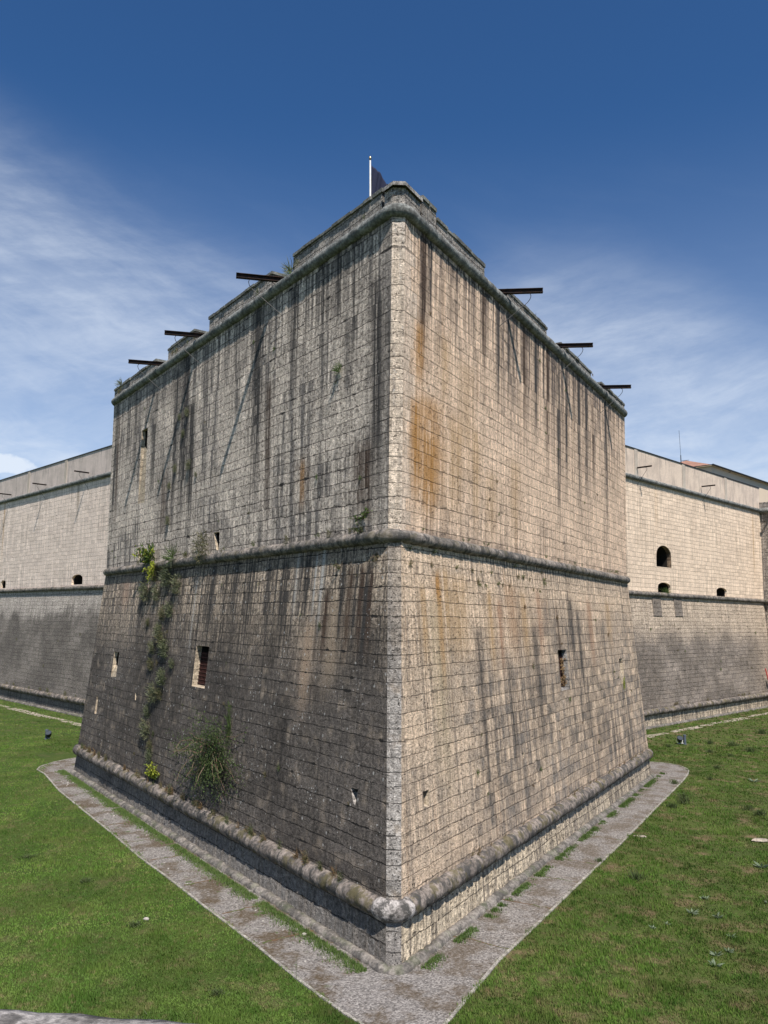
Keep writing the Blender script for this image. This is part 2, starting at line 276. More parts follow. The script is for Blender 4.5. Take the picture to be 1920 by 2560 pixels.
# plaster parapet of the curtain walls
def plaster(name, a, b):
    t = T(name); u, v = t.uv(); P = t.vec(u, v); s = t.noise(t.vec(u * 1.6, v * .35), 1.0, 4.0, .65); s2 = t.noise(t.vec(u * 4.5, v * .25, 2), 1.0, 3.0, .6)
    c = t.mix(a, b, t.noise(P, .6, 4.0, .6).sm(.38, .62)); c = t.mix(c, (.16, .15, .145), s.sm(.50, .72) * .55 + s2.sm(.52, .70) * v.sm(25.2, 27.2) * .55)
    c = t.scale(c, t.noise(P, 7.0, 4.0, .65) * .5 + .75); t.bump(t.noise(P, 5.0, 5.0, .65) * .03); return t.out(c)
M['pla'] = plaster('parapet_plaster', (.60, .50, .41), (.50, .415, .345)); M['plaL'] = plaster('parapet_plaster_rosy', (.54, .465, .42), (.45, .39, .35))
M['pil'] = plaster('pilaster_stone', (.46, .41, .35), (.38, .33, .28))
t = T('roof_tiles'); u, v = t.uv(); k = (u / .42).fract(); row = (v / .5).fract(); wv = (k - .5).abs()
c = t.mix((.38, .21, .15), (.28, .15, .11), t.white(t.vec((u / .42).floor(), (v / .5).floor()))); c = t.mix(c, (.10, .06, .05), wv.sm(.36, .48) * .8); t.bump(wv * -.15); M['tile'] = t.out(c)
t = T('soffit_plaster'); c = t.mix((.62, .52, .40), (.55, .46, .36), t.noise(t.vec(*t.pos()), .8, 3.0)); M['sof'] = t.out(c)
# ground
t = T('lawn_soil'); x, y, z = t.pos(); P = t.vec(x, y)
n = t.noise(P, .35, 4.0, .6); f = t.noise(P, 5.0, 5.0, .7); g = t.noise(P, 26.0, 3.0, .7)
c = t.mix((.036, .066, .008), (.058, .085, .014), n.sm(.35, .65)); c = t.mix(c, (.15, .110, .062), (t.noise(P, .8, 5.0, .65).sm(.50, .68) * x.sm(-6, 6, .35, .85) + .10 * x.sm(-4, 4)).clamp())
c = t.scale(c, f * .7 + .3 + g * .45); t.bump(f * .05 + g * .02); M['lawn'] = t.out(c)
def blade(name, a, b, dry, amt):
    t = T(name); x, y, z = t.pos(); P = t.vec(x, y)
    c = t.mix(a, b, t.noise(P, .6, 4.0, .6).sm(.36, .64)); c = t.mix(c, dry, (t.noise(P, .8, 5.0, .65).sm(.47, .66) * x.sm(-6, 6, .45, 1.0) * amt + t.white(t.vec((x * 7).floor(), (y * 7).floor())).sm(.80, 1.0) * .5).clamp())
    c = t.scale(c, t.noise(P, 3.5, 3.0, .6) * .6 + .72); c = t.scale(c, t.noise(P, .22, 3.0, .6).sm(.34, .66, .72, 1.25))
    t.b.inputs['Roughness'].default_value = .7
    m = t.out(c); tr = t.node('ShaderNodeBsdfTranslucent'); t.link(c, tr.inputs[0]); ms = t.node('ShaderNodeMixShader'); ms.inputs[0].default_value = .25
    o = t.nt.nodes['Material Output']; t.link(t.b.outputs[0], ms.inputs[1]); t.link(tr.outputs[0], ms.inputs[2]); t.link(ms.outputs[0], o.inputs[0]); return m
M['grass'] = blade('grass_blades', (.062, .130, .018), (.105, .175, .030), (.21, .165, .085), .5)
def leafm(name, a, b, tr=.3):
    t = T(name); P = t.vec(*t.pos()); c = t.mix(a, b, t.noise(P, 5.0, 3.0, .7).sm(.35, .65)); t.b.inputs['Roughness'].default_value = .6
    m = t.out(c); q = t.node('ShaderNodeBsdfTranslucent'); t.link(c, q.inputs[0]); ms = t.node('ShaderNodeMixShader'); ms.inputs[0].default_value = tr
    o = t.nt.nodes['Material Output']; t.link(t.b.outputs[0], ms.inputs[1]); t.link(q.outputs[0], ms.inputs[2]); t.link(ms.outputs[0], o.inputs[0]); return m
M['lf_dk'] = leafm('leaf_dark_green', (.055, .080, .030), (.095, .120, .050))
M['lf_gr'] = leafm('leaf_green', (.070, .125, .028), (.12, .18, .05))
M['lf_pale'] = leafm('leaf_grey_green', (.135, .155, .085), (.19, .205, .125))
M['lf_oliv'] = leafm('leaf_olive', (.12, .12, .06), (.18, .16, .09))
M['lf_yel'] = leafm('leaf_yellow_green', (.24, .30, .03), (.36, .38, .05))
M['lf_dry'] = leafm('leaf_dry', (.22, .15, .08), (.16, .10, .05))
M['lf_silv'] = leafm('leaf_silver', (.14, .19, .11), (.20, .25, .17))
M['twig'] = leafm('twig_brown', (.22, .15, .10), (.15, .10, .07), .0)
# gravel path
t = T('path_gravel'); x, y, z = t.pos(); P = t.vec(x, y)
v1 = t.voro(P, 20.0); vc = t.voro(P, 20.0, out='Color'); br = t.noise(P, .75, 4.0, .6); f = t.noise(P, 9.0, 4.0, .7)
c = t.mix((.235, .22, .207), (.165, .152, .142), f.sm(.35, .65)); bwn = t.node('ShaderNodeRGBToBW'); t.link(vc, bwn.inputs[0]); c = t.scale(c, X(t.nt, bwn.outputs[0]) * 1.25 + .36)
c = t.mix(c, (.078, .055, .030), (t.noise(t.vec(x * .65, y * .65), 1.0, 5.0, .65).sm(.44, .60) * x.sm(-2.0, 3.0, 1.0, .7) * f.sm(.35, .6, .6, 1.0)) * .95); c = t.mix(c, (.06, .10, .025), t.noise(P, 1.9, 4.0, .6).sm(.62, .69) * .7 * x.sm(0, -4))
t.bump(v1 * -.03 + f * .02); M['path'] = t.out(c)
t = T('expansion_strip_soil'); c = t.mix((.12, .075, .045), (.07, .09, .03), t.noise(t.vec(*t.pos()), 3.0, 4.0).sm(.45, .6)); M['soil'] = t.out(c)
t = T('top_earth'); c = t.mix((.10, .13, .05), (.20, .16, .10), t.noise(t.vec(*t.pos()), .7, 4.0).sm(.4, .6)); M['top'] = t.out(c)

# ---------------------------------------------------------------- mesh helpers
class MB:
    def __init__(s): s.v = []; s.f = []; s.uv = []; s.mi = []
    def face(s, pts, uvs=None, mi=0):
        b = len(s.v); s.v += [tuple(p) for p in pts]; s.f.append(tuple(range(b, b + len(pts)))); s.mi.append(mi)
        s.uv.append([tuple(q) for q in uvs] if uvs else [(p[0] + p[1], p[2]) for p in pts])
    def build(s, name, mats, parent=None, smooth=False, merge=0.0):
        me = bpy.data.meshes.new(name); me.from_pydata(s.v, [], s.f)
        uvl = me.uv_layers.new(name='UVMap'); flat = [c for f in s.uv for q in f for c in q]; uvl.data.foreach_set('uv', flat)
        if not isinstance(mats, (list, tuple)): mats = [mats]
        for m in mats: me.materials.append(m)
        me.polygons.foreach_set('material_index', s.mi)
        if merge:
            bm = bmesh.new(); bm.from_mesh(me); bmesh.ops.remove_doubles(bm, verts=bm.verts, dist=merge); bm.to_mesh(me); bm.free()
        if smooth: me.polygons.foreach_set('use_smooth', [True] * len(me.polygons))
        me.update(); o = bpy.data.objects.new(name, me); COL.objects.link(o)
        if parent is not None: o.parent = parent; o.matrix_parent_inverse = Matrix.Translation(-parent.location)
        return o
    def box(s, o, ax, ay, az, mi=0):
        """corner o and three edge vectors"""
        o, ax, ay, az = map(Vector, (o, ax, ay, az)); p = lambda i, j, k: o + ax * i + ay * j + az * k
        la, lb, lc = ax.length, ay.length, az.length
        for q, (a, b) in (((p(0,0,0), p(1,0,0), p(1,0,1), p(0,0,1)), (la, lc)), ((p(1,1,0), p(0,1,0), p(0,1,1), p(1,1,1)), (la, lc)),
                  ((p(0,1,0), p(0,0,0), p(0,0,1), p(0,1,1)), (lb, lc)), ((p(1,0,0), p(1,1,0), p(1,1,1), p(1,0,1)), (lb, lc)),
                  ((p(0,0,1), p(1,0,1), p(1,1,1), p(0,1,1)), (la, lb)), ((p(0,1,0), p(1,1,0), p(1,0,0), p(0,0,0)), (la, lb))):
            s.face(q, [(0, 0), (a, 0), (a, b), (0, b)], mi)
        return s
    def tube(s, pts, r, n=8, mi=0, cap=True):
        pts = [Vector(p) for p in pts]; rs = r if isinstance(r, (list, tuple)) else [r] * len(pts); rings = []; pl = 0; ls = []
        for i, p in enumerate(pts):
            d = (pts[min(i + 1, len(pts) - 1)] - pts[max(i - 1, 0)]).normalized(); a = d.orthogonal().normalized() if i == 0 else (a - d * a.dot(d)).normalized(); b = d.cross(a)
            rings.append([p + (a * math.cos(2 * math.pi * k / n) + b * math.sin(2 * math.pi * k / n)) * rs[i] for k in range(n)])
            if i: pl += (p - pts[i - 1]).length
            ls.append(pl)
        for i in range(len(pts) - 1):
            for k in range(n):
                q = (k + 1) % n; s.face((rings[i][k], rings[i][q], rings[i + 1][q], rings[i + 1][k]), [(ls[i], k / n), (ls[i], (k + 1) / n), (ls[i + 1], (k + 1) / n), (ls[i + 1], k / n)], mi)
        if cap: s.face(rings[0][::-1], None, mi); s.face(rings[-1], None, mi)
        return s
def tag(o, label=None, cat=None, group=None, kind=None):
    for k, v in (('label', label), ('category', cat), ('group', group), ('kind', kind)):
        if v: o[k] = v
    return o
def empty(name, loc, label, cat, group=None):
    o = bpy.data.objects.new(name, None); COL.objects.link(o); o.location = loc; o.empty_display_size = .3; return tag(o, label, cat, group)

# ---------------------------------------------------------------- geometry of the fort
Z1, Z2, Z3 = 1.44, 12.7475, 24.2332
B1, U1 = .0825, -.0094
DL = Vector((-0.58944908, 0.80780553, 0)); DR = Vector((0.49040431, 0.87149504, 0)); NL = Vector((-0.80780553, -0.58944908, 0)); NR = Vector((0.87149504, -0.49040431, 0))
CL = Vector((-0.71061101, 0.7035851, 0)); CR = Vector((0.70358376, 0.71061234, 0)); CLD, CRD = 17.741, 20.1554
LB, RB = 32.1859, 31.9118
def off(z): return B1 * (Z2 - z) if z < Z2 else -U1 * (z - Z2)
def inter(p1, d1, p2, d2):
    den = d1.x * d2.y - d1.y * d2.x; t_ = ((p2.x - p1.x) * d2.y - (p2.y - p1.y) * d2.x) / den; return p1 + d1 * t_
class Face:
    def __init__(s, d, n, c0=0.0): s.d = d; s.n = n; s.c0 = c0
    def p(s, u, z, o=0.0): return s.d * u + s.n * (s.c0 + off(z) + o) + Vector((0, 0, z))
FL = Face(DL, NL); FR = Face(DR, NR); FCL = Face(CL, -CR, -CLD); FCR = Face(CR, -CL, -CRD)
TC = .416
def corners(z, o=0.0):
    e = off(z) + o; c = inter(NL * e, DL, NR * e, DR)
    le = inter(NL * e, DL, DL * LB + CL * e, CR); re = inter(NR * e, DR, DR * RB + CR * e, CL)
    lj = inter(DL * LB + CL * e, CR, CR * (CLD - e), CL); rj = inter(DR * RB + CR * e, CL, CL * (CRD - e), CR)
    return c, le, re, lj, rj
def path(z, o=0.0, flanks=True):
    c, le, re, lj, rj = corners(z, o)
    q = [le, c + DL * TC, c + DR * TC, re]
    if flanks: q = [lj] + q + [rj]
    return [Vector((p.x, p.y, z)) for p in q]
def u_l(z, o=0.0): return path(z, o, False)[1].dot(DL), path(z, o, False)[0].dot(DL)
def u_r(z, o=0.0): return path(z, o, False)[2].dot(DR), path(z, o, False)[3].dot(DR)

def panel(name, F, outline, holes, mat, parent, thick=None):
    """flat wall field with real openings"""
    loops = [[Vector((a, b, 0)) for a, b in outline]] + [[Vector((a, b, 0)) for a, b in h] for h in holes]
    flat = [p for l in loops for p in l]; tris = tessellate_polygon(loops); m = MB()
    for tr in tris:
        q = [flat[i] for i in tr]
        P3 = [F.p(p.x, p.y) for p in q]
        nn = (P3[1] - P3[0]).cross(P3[2] - P3[0])
        if nn.dot(F.n) < 0: q = q[::-1]; P3 = P3[::-1]
        m.face(P3, [(p.x, p.y) for p in q])
    return m.build(name, mat, parent)
def opening(name, F, outer, inner, depth, parent, mat=None, back=None, label=None):
    """reveal lofted from the hole's edge to a smaller loop deeper in the wall, closed by darkness"""
    m = MB(); n = len(outer)
    for i in range(n):
        j = (i + 1) % n; a, b, c, d = outer[i], outer[j], inner[j], inner[i]
        w_ = math.hypot(b[0] - a[0], b[1] - a[1])
        m.face((F.p(*a), F.p(*b), F.p(c[0], c[1], -depth), F.p(d[0], d[1], -depth)), [(a[0] * 1.0, a[1]), (b[0], b[1]), (c[0] + depth, c[1]), (d[0] + depth, d[1])], 0)
    dd = depth + 2.2
    for i in range(n):
        j = (i + 1) % n; c, d = inner[j], inner[i]; m.face((F.p(d[0], d[1], -depth), F.p(c[0], c[1], -depth), F.p(c[0], c[1], -dd), F.p(d[0], d[1], -dd)), None, 1)
    m.face([F.p(a[0], a[1], -dd) for a in inner], None, 1)
    o = m.build(name, [mat or M['re'], back or M['void']], parent)
    if label: o['label'] = label
    return o
def rect(u0, u1, z0, z1): return [(u0, z0), (u1, z0), (u1, z1), (u0, z1)]
def grate(F, r, depth, parent, nv, nh, label=None):
    m = MB(); u0, u1, z0, z1 = r
    for i in range(nv): u = u0 + (u1 - u0) * (i + .5) / nv; m.tube([F.p(u, z0, -depth), F.p(u, z1, -depth)], .016, 5)
    for i in range(nh): z = z0 + (z1 - z0) * (i + .5) / nh; m.tube([F.p(u0, z, -depth + .01), F.p(u1, z, -depth + .01)], .014, 5)
    o = m.build('iron_grate', M['grate'], parent)
    if label: o['label'] = label
    return o
def cordon(name, pts, r, mat, parent, seed=0, jit=1.0, step=.11, nseg=16, close_z=0.0, mats=None, matfn=None, squash=1.0, sag=0.0):
    """half-round moulding of separate weathered stones laid end to end along a path"""
    # round the corners, then resample
    P = [Vector(p) for p in pts]; Q = [P[0]]
    for i in range(1, len(P) - 1):
        a = (P[i - 1] - P[i]); b = (P[i + 1] - P[i]); k = min(.22, a.length * .45, b.length * .45); a.normalize(); b.normalize()
        A, Bq = P[i] + a * k, P[i] + b * k
        for s_ in (0, .25, .5, .75, 1): Q.append(A.lerp(P[i], s_).lerp(P[i].lerp(Bq, s_), s_))
    Q.append(P[-1]); L = [0]
    for i in range(1, len(Q)): L.append(L[-1] + (Q[i] - Q[i - 1]).length)
    n = int(L[-1] / step); rnd = random.Random(seed); js = [0]
    while js[-1] < L[-1]: js.append(js[-1] + rnd.uniform(.45, 1.25))
    jr = [rnd.uniform(-1, 1) for _ in js]; jz = [rnd.uniform(-1, 1) for _ in js]; rings = []; us = []
    k = 0; j = 0
    for i in range(n + 1):
        d = L[-1] * i / n
        while k < len(L) - 2 and L[k + 1] < d: k += 1
        p = Q[k].lerp(Q[k + 1], (d - L[k]) / max(1e-6, L[k + 1] - L[k])); tg = (Q[k + 1] - Q[k]).normalized(); nn = Vector((tg.y, -tg.x, 0)).normalized()
        while j < len(js) - 2 and js[j + 1] < d: j += 1
        dj = min(abs(d - js[j]), abs(js[j + 1] - d)); rr = r * (1 + .045 * jit * jr[j] - (.22 * min(jit, 1) if dj < step * .5 else 0)); zz = jz[j] * .012 * jit
        ring = []
        for q in range(nseg):
            a = 2 * math.pi * q / nseg; dv = nn * math.cos(a) + Vector((0, 0, math.sin(a) * squash))
            pp = p + dv * rr; nz = noise.fractal(pp * 2.3 + Vector((seed, 0, 0)), 1.0, 2.0, 3) * .034 * jit * r / .3
            ring.append(p + Vector((0, 0, zz)) + dv * (rr + nz))
        rings.append(ring); us.append(d)
    m = MB()
    vs = [v for rg in rings for v in rg]; m.v = [tuple(v) for v in vs]
    for i in range(n):
        mi = matfn(rings[i][0]) if matfn else 0
        for q in range(nseg):
            q2 = (q + 1) % nseg; m.f.append((i * nseg + q, i * nseg + q2, (i + 1) * nseg + q2, (i + 1) * nseg + q)); m.mi.append(mi)
            m.uv.append([(us[i], q * .12), (us[i], (q + 1) * .12), (us[i + 1], (q + 1) * .12), (us[i + 1], q * .12)])
    m.f.append(tuple(range(nseg))[::-1]); m.mi.append(0); m.uv.append([(0, 0)] * nseg)
    m.f.append(tuple(n * nseg + q for q in range(nseg))); m.mi.append(0); m.uv.append([(0, 0)] * nseg)
    return m.build(name, mats or mat, parent, smooth=True)
def strip(m, A, Bp, ua, ub, z0, z1, mi=0):
    m.face((A[0], Bp[0], Bp[1], A[1]), [(ua, z0), (ub, z0), (ub, z1), (ua, z1)], mi)

# ---------------------------------------------------------------- the bastion
bas = empty('bastion', (0, 0, 0), 'massive pointed stone corner bastion with battered lower walls, in the middle of the photo', 'bastion')
# openings, in metres along the face (u) and height (z)
tall = [(25.2, 16.62), (26.35, 16.65), (26.25, 21.15), (25.2, 21.15)]
loops_L_up = [tall, [(25.6, 13.2), (25.75, 13.2), (26.1, 13.96), (25.53, 13.96)], [(14.22, 13.12), (14.5, 13.12), (14.9, 13.99), (14.2, 13.99)]]
loops_L_low = [[(27.2, 6.35), (28.15, 6.3), (28.15, 7.78), (27.17, 7.78)], rect(14.07, 15.6, 6.68, 8.58), [(1.02, 4.02), (1.12, 4.02), (1.38, 4.5), (.93, 4.53)], [(21.18, 4.22), (21.28, 4.22), (21.55, 4.6), (21.14, 4.6)], [(30.0, 3.9), (30.4, 3.9), (30.4, 5.0), (30.1, 5.0)], [(23.2, 5.35), (23.3, 5.35), (23.45, 5.75), (23.1, 5.75)]]
loops_R_low = [rect(15.8, 17.2, 6.6, 8.56), [(27.55, 6.3), (28.3, 6.3), (28.35, 7.72), (27.5, 7.72)], [(.83, 4.0), (1.15, 3.98), (1.22, 4.48), (.79, 4.48)], [(9.9, 4.26), (9.98, 4.26), (10.12, 4.48), (9.75, 4.48)], [(24.6, 4.9), (24.7, 4.9), (24.95, 5.15), (24.55, 5.15)]]
e = .002
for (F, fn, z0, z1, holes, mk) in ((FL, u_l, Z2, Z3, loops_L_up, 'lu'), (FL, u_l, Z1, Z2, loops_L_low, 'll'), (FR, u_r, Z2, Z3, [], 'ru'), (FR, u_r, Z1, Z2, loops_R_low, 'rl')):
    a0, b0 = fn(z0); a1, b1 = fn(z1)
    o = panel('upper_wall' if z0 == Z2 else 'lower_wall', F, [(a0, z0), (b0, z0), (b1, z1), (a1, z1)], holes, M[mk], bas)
    o['label'] = {'lu': 'grey upper wall face with black runs', 'll': 'dark lichen covered lower wall face', 'ru': 'warm beige upper wall face with rust stains', 'rl': 'beige and grey lower wall face'}[mk]
for z0, z1, mk in ((Z2, Z3, 'q'), (Z1, Z2, 'ql')):      # chamfered corner stones, edges worn a little
    m = MB(); n = 52; rows = []
    rq = random.Random(9)
    for i in range(n + 1):
        z = z0 + (z1 - z0) * i / n; p_ = path(z, 0, False); w_ = 0 if i in (0, n) else .012 * noise.noise(Vector((z * 3.1, 1, 0))); w2 = 0 if i in (0, n) else .012 * noise.noise(Vector((z * 3.3, 7, 0)))
        a_, b_ = p_[1], p_[2]; mid_ = (a_ + b_) / 2; dn = (NL + NR).normalized()
        rows.append([a_ + NL * .002, a_.lerp(b_, .12) + dn * (.018 + w_), a_.lerp(b_, .5) + dn * (.026 + w_ + w2), a_.lerp(b_, .88) + dn * (.018 + w2), b_ + NR * .002])
    uu_ = [.416, .37, .20, .04, -.01]
    for i in range(n):
        for k in range(4): m.face((rows[i][k], rows[i][k + 1], rows[i + 1][k + 1], rows[i + 1][k]), [(uu_[k], rows[i][k].z), (uu_[k + 1], rows[i][k + 1].z), (uu_[k + 1], rows[i + 1][k + 1].z), (uu_[k], rows[i + 1][k].z)])
    m.build('corner_quoin', M[mk], bas, smooth=True, merge=1e-5)
for z0, z1, mk in ((Z2, Z3, 'lu'), (Z1, Z2, 'll')):      # flanks running back to the curtains
    A, Bq = path(z0), path(z1); m = MB()
    strip(m, (A[0], Bq[0]), (A[1], Bq[1]), 50, 50 + (A[0] - A[1]).length, z0, z1); m.build('flank_wall', M[mk], bas)
    m = MB(); strip(m, (A[4], Bq[4]), (A[5], Bq[5]), 70, 70 + (A[4] - A[5]).length, z0, z1); m.build('flank_wall', M['ru' if z0 == Z2 else 'rl'], bas)
m = MB(); m.face([p + Vector((0, 0, .12)) for p in path(Z3)], None); m.build('terrace', M['top'], bas)
# plinth under the lowest cordon
A, Bq = path(Z1), path(Z1)
lo = [Vector((p.x, p.y - (.26 if 2 <= i_ <= 3 else 0), -.1)) for i_, p in enumerate(path(1.0, .10))]; hi = path(Z1, -.02)
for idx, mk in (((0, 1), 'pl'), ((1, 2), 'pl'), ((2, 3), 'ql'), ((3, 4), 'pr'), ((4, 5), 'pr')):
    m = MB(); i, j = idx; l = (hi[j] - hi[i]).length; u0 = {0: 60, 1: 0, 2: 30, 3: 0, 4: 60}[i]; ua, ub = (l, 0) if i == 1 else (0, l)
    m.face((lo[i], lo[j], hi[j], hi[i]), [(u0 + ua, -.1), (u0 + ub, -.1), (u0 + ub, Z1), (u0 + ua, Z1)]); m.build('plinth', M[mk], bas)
cordon('footing', [Vector((p.x, p.y - (.28 if 2 <= i_ <= 3 else 0), -.02)) for i_, p in enumerate(path(1.0, .16))], .21, M['foot'], bas, seed=5, jit=1.3, squash=.95)
def nearc(v, d=.95): return 1 if (v - Vector((0, -1.9, Z1))).length < d else 0
cordon('cordon', path(Z1, .015), .315, None, bas, seed=11, jit=.75, mats=[M['torB'], M['torW']], matfn=lambda v: nearc(v))
cordon('cordon', path(Z2, .02), .235, M['torM'], bas, seed=12, jit=.7)
cordon('cordon', path(Z3, 0), .255, M['torT'], bas, seed=13, jit=.6)
# slits and windows
def shrink(h, du, dz0): return [(h[0][0] + du, h[0][1] + dz0), (h[1][0] - du, h[1][1] + dz0), (h[2][0] - du, h[2][1] - .01), (h[3][0] + du, h[3][1] - .01)]
opening('slit', FL, tall, [(25.2, 19.6), (26.2, 20.2), (26.2, 21.14), (25.2, 21.14)], .20, bas, label='tall slit with a long pale sloping sill')
opening('slit', FL, loops_L_up[1], [(25.6, 13.22), (25.74, 13.22), (26.08, 13.95), (25.54, 13.95)], .08, bas)
opening('slit', FL, loops_L_up[2], [(14.23, 13.14), (14.5, 13.14), (14.88, 13.98), (14.22, 13.98)], .12, bas)
opening('slit', FL, loops_L_low[0], [(27.2, 6.9), (28.1, 7.0), (28.1, 7.77), (27.2, 7.77)], .20, bas, label='slit with a fresh pale stone side')
win = opening('barred_window', FL, loops_L_low[1], rect(14.1, 15.55, 6.75, 8.56), .27, bas, label='window with a pale splayed side and rusty red grate'); grate(FL, (14.1, 15.55, 6.75, 8.3), .25, win, 9, 9)
for q in (2, 3, 4, 5): h = loops_L_low[q]; opening('loophole', FL, h, [(h[0][0] + .005, h[0][1] + .1), (h[1][0] - .005, h[1][1] + .1), (h[2][0] - .02, h[2][1] - .01), (h[3][0] + .01, h[3][1] - .01)], .14 if q > 2 else .25, bas, mat=M['ql'] if q == 2 else None)
win2 = opening('barred_window', FR, loops_R_low[0], rect(15.83, 17.15, 6.72, 8.54), .25, bas, label='window with dead creeper on its rusty bars', mat=M['ql']); grate(FR, (15.83, 17.15, 6.72, 8.3), .23, win2, 8, 8)
m = MB(); rnd = random.Random(4)
for i in range(130):
    u = rnd.gauss(16.75, .16); z = rnd.uniform(6.78, 8.1); c = FR.p(u, z, -.20 + rnd.random() * .10); a = Vector((rnd.gauss(0, 1), rnd.gauss(0, 1), rnd.gauss(0, 1))).normalized() * .07; b = a.orthogonal().normalized() * .045
    m.face((c - a, c + b, c + a, c - b))
o = m.build('dead_creeper', M['lf_dry'], win2)
opening('slit', FR, loops_R_low[1], [(27.56, 7.1), (28.25, 7.2), (28.3, 7.71), (27.52, 7.71)], .16, bas)
for q in (2, 3, 4): h = loops_R_low[q]; opening('loophole', FR, h, [(h[0][0] + .005, h[0][1] + .08), (h[1][0] - .01, h[1][1] + .08), (h[2][0] - .01, h[2][1] - .01), (h[3][0] + .01, h[3][1] - .01)], .22 if q == 2 else .1, bas)
# parapet: a low course, then merlons between embrasures
def block(m, base, inward, h0, h1, u0, splay=0.0, slope=0.0):
    """base: list of outer points; inward: list of offsets to the inner side"""
    n = len(base); O0 = [Vector((p.x, p.y, h0)) for p in base]; O1 = [Vector((p.x, p.y, h1)) for p in base]
    I0 = [O0[i] + inward[i] for i in range(n)]; I1 = [O1[i] + inward[i] + Vector((0, 0, slope)) for i in range(n)]
    u = u0
    for i in range(n - 1):
        l = (O0[i + 1] - O0[i]).length
        m.face((O0[i], O0[i + 1], O1[i + 1], O1[i]), [(u, h0), (u + l, h0), (u + l, h1), (u, h1)])
        m.face((I0[i + 1], I0[i], I1[i], I1[i + 1]), [(u + l, h0), (u, h0), (u, h1), (u + l, h1)])
        m.face((O1[i], O1[i + 1], I1[i + 1], I1[i]), [(u, 0), (u + l, 0), (u + l, 1.2), (u, 1.2)]); u += l
    for k, sg in ((0, 1), (n - 1, -1)):
        q = (O0[k], O1[k], I1[k], I0[k]); q = q if sg > 0 else q[::-1]; uu = [(0, h0), (0, h1), (1.3, h1), (1.3, h0)]; m.face(q, uu if sg > 0 else uu[::-1])
def merlon(F, ua, ub, zt, label=None, thick=1.3, o0=-.03, sgn=1):
    m = MB(); sp = .25; d = F.d
    A, Bq = F.p(ua, Z3, o0), F.p(ub, Z3, o0); inw = -F.n * thick
    pts = [A, Bq] if sgn > 0 else [Bq, A]; iw = [inw + d * sp, inw - d * sp] if sgn > 0 else [inw - d * sp, inw + d * sp]
    block(m, pts, iw, Z3 + .28, zt, min(ua, ub)); mo = m.build('merlon', M['pa'], bas)
    if label: mo['label'] = label
    c = MB(); u = ua; rnd = random.Random(int(ua * 100) + (7 if sgn > 0 else 3))
    while u < ub - .05:
        w_ = min(rnd.uniform(.45, 1.0), ub + .06 - u); jz = rnd.uniform(-.025, .03); jo = rnd.uniform(.03, .09)
        c.box(F.p(u - (.06 if u == ua else 0), zt + .003, 0) * 1.0 + F.n * (o0 + jo - (off(zt))) + F.n * off(Z3), d * (w_ - .012), -F.n * (thick + .15), (0, 0, .13 + jz)); u += w_
    c.build('coping', M['cope'], mo); return mo
for i, (F, a, b, zt) in enumerate(((FL, .95, 7.5, 25.22), (FL, 9.45, 16.4, 25.18), (FL, 18.3, 22.3, 25.12), (FL, 24.25, 32.4, 25.02), (FR, 1.62, 2.75, 25.32), (FR, 2.82, 7.42, 25.02), (FR, 10.1, 15.6, 24.92), (FR, 18.0, 23.8, 24.86), (FR, 26.1, 32.1, 24.84))):
    merlon(F, a, b, zt, sgn=-1 if F is FL else 1)
# corner block
pz = path(Z3, -.03, False); cc_ = pz[1] + (pz[1] - pz[0]).normalized() * 0
base = [FL.p(.78, Z3, -.03), pz[1], pz[2], FR.p(1.42, Z3, -.03)]
m = MB(); block(m, base, [Vector((.45, .25, 0)), Vector((.2, .75, 0)), Vector((-.15, .75, 0)), Vector((-.45, .3, 0))], Z3 + .28, 25.12, 10); mo = m.build('merlon', M['pa'], bas); mo['label'] = 'pale corner merlon with white lichen'
c = MB(); bo = [FL.p(.74, Z3, .07), path(Z3, .07, False)[1], path(Z3, .07, False)[2], FR.p(1.46, Z3, .07)]; block(c, bo, [Vector((.48, .33, 0)), Vector((.22, .85, 0)), Vector((-.17, .85, 0)), Vector((-.48, .4, 0))], 25.123, 25.26, 0); c.build('coping', M['copeL'], mo)
# low continuous course under the merlons
base = path(Z3, -.05, True); m = MB(); nrm = [(-(CL)), (DL * 0 - NL - CL) * .7, Vector((.1, 1, 0)), Vector((-.1, 1, 0)), (-NR - CR) * .7, -CR]
block(m, base, [v.normalized() * 1.5 for v in nrm], Z3 - .05, Z3 + .276, 0); m.build('parapet_course', M['pa'], bas)
# flank parapets
for i, j, nn in ((0, 1, CL), (4, 5, CR)):
    p = path(Z3, -.04); m = MB(); block(m, [p[i], p[j]], [-nn * 1.3, -nn * 1.3], Z3 + .28, 24.9, 0); m.build('merlon', M['pa'], bas)
# iron beams with their bent rods
def ibeam(F, u, z, length, parent, sgn, rod=True, back=.7, s=.20, slant=0.0):
    A = F.p(u, z, -back); Bq = F.p(u + slant, z, length); ax = (Bq - A).normalized(); up = Vector((0, 0, 1)); sd_ = ax.cross(up).normalized(); L = (Bq - A).length
    m = MB(); hh = s * .5; fl = .022
    m.box(A - sd_ * s / 2 - up * hh, ax * L, sd_ * s, up * fl); m.box(A - sd_ * s / 2 + up * (hh - fl), ax * L, sd_ * s, up * fl); m.box(A - sd_ * .012 - up * (hh - fl), ax * L, sd_ * .024, up * (2 * hh - 2 * fl))
    o = m.build('iron_beam', M['beam'], parent)
    if rod:
        # leaves the beam's underside, bends back and down to the wall below the cordon
        p0 = A + ax * (L - .72) - up * hh; d0 = F.n
        wallp = F.p(u - .05, z - 1.75, .02)
        pts = [p0, p0 + d0 * .10 - up * .015, p0 + d0 * .17 - up * .07, p0 + d0 * .20 - up * .17, p0 + d0 * .16 - up * .30, p0 + d0 * .04 - up * .44]
        pts.append(wallp + d0 * .0)
        r = MB(); r.tube(pts, .016, 6); r.build('bent_rod', M['rod'], o)
    return o
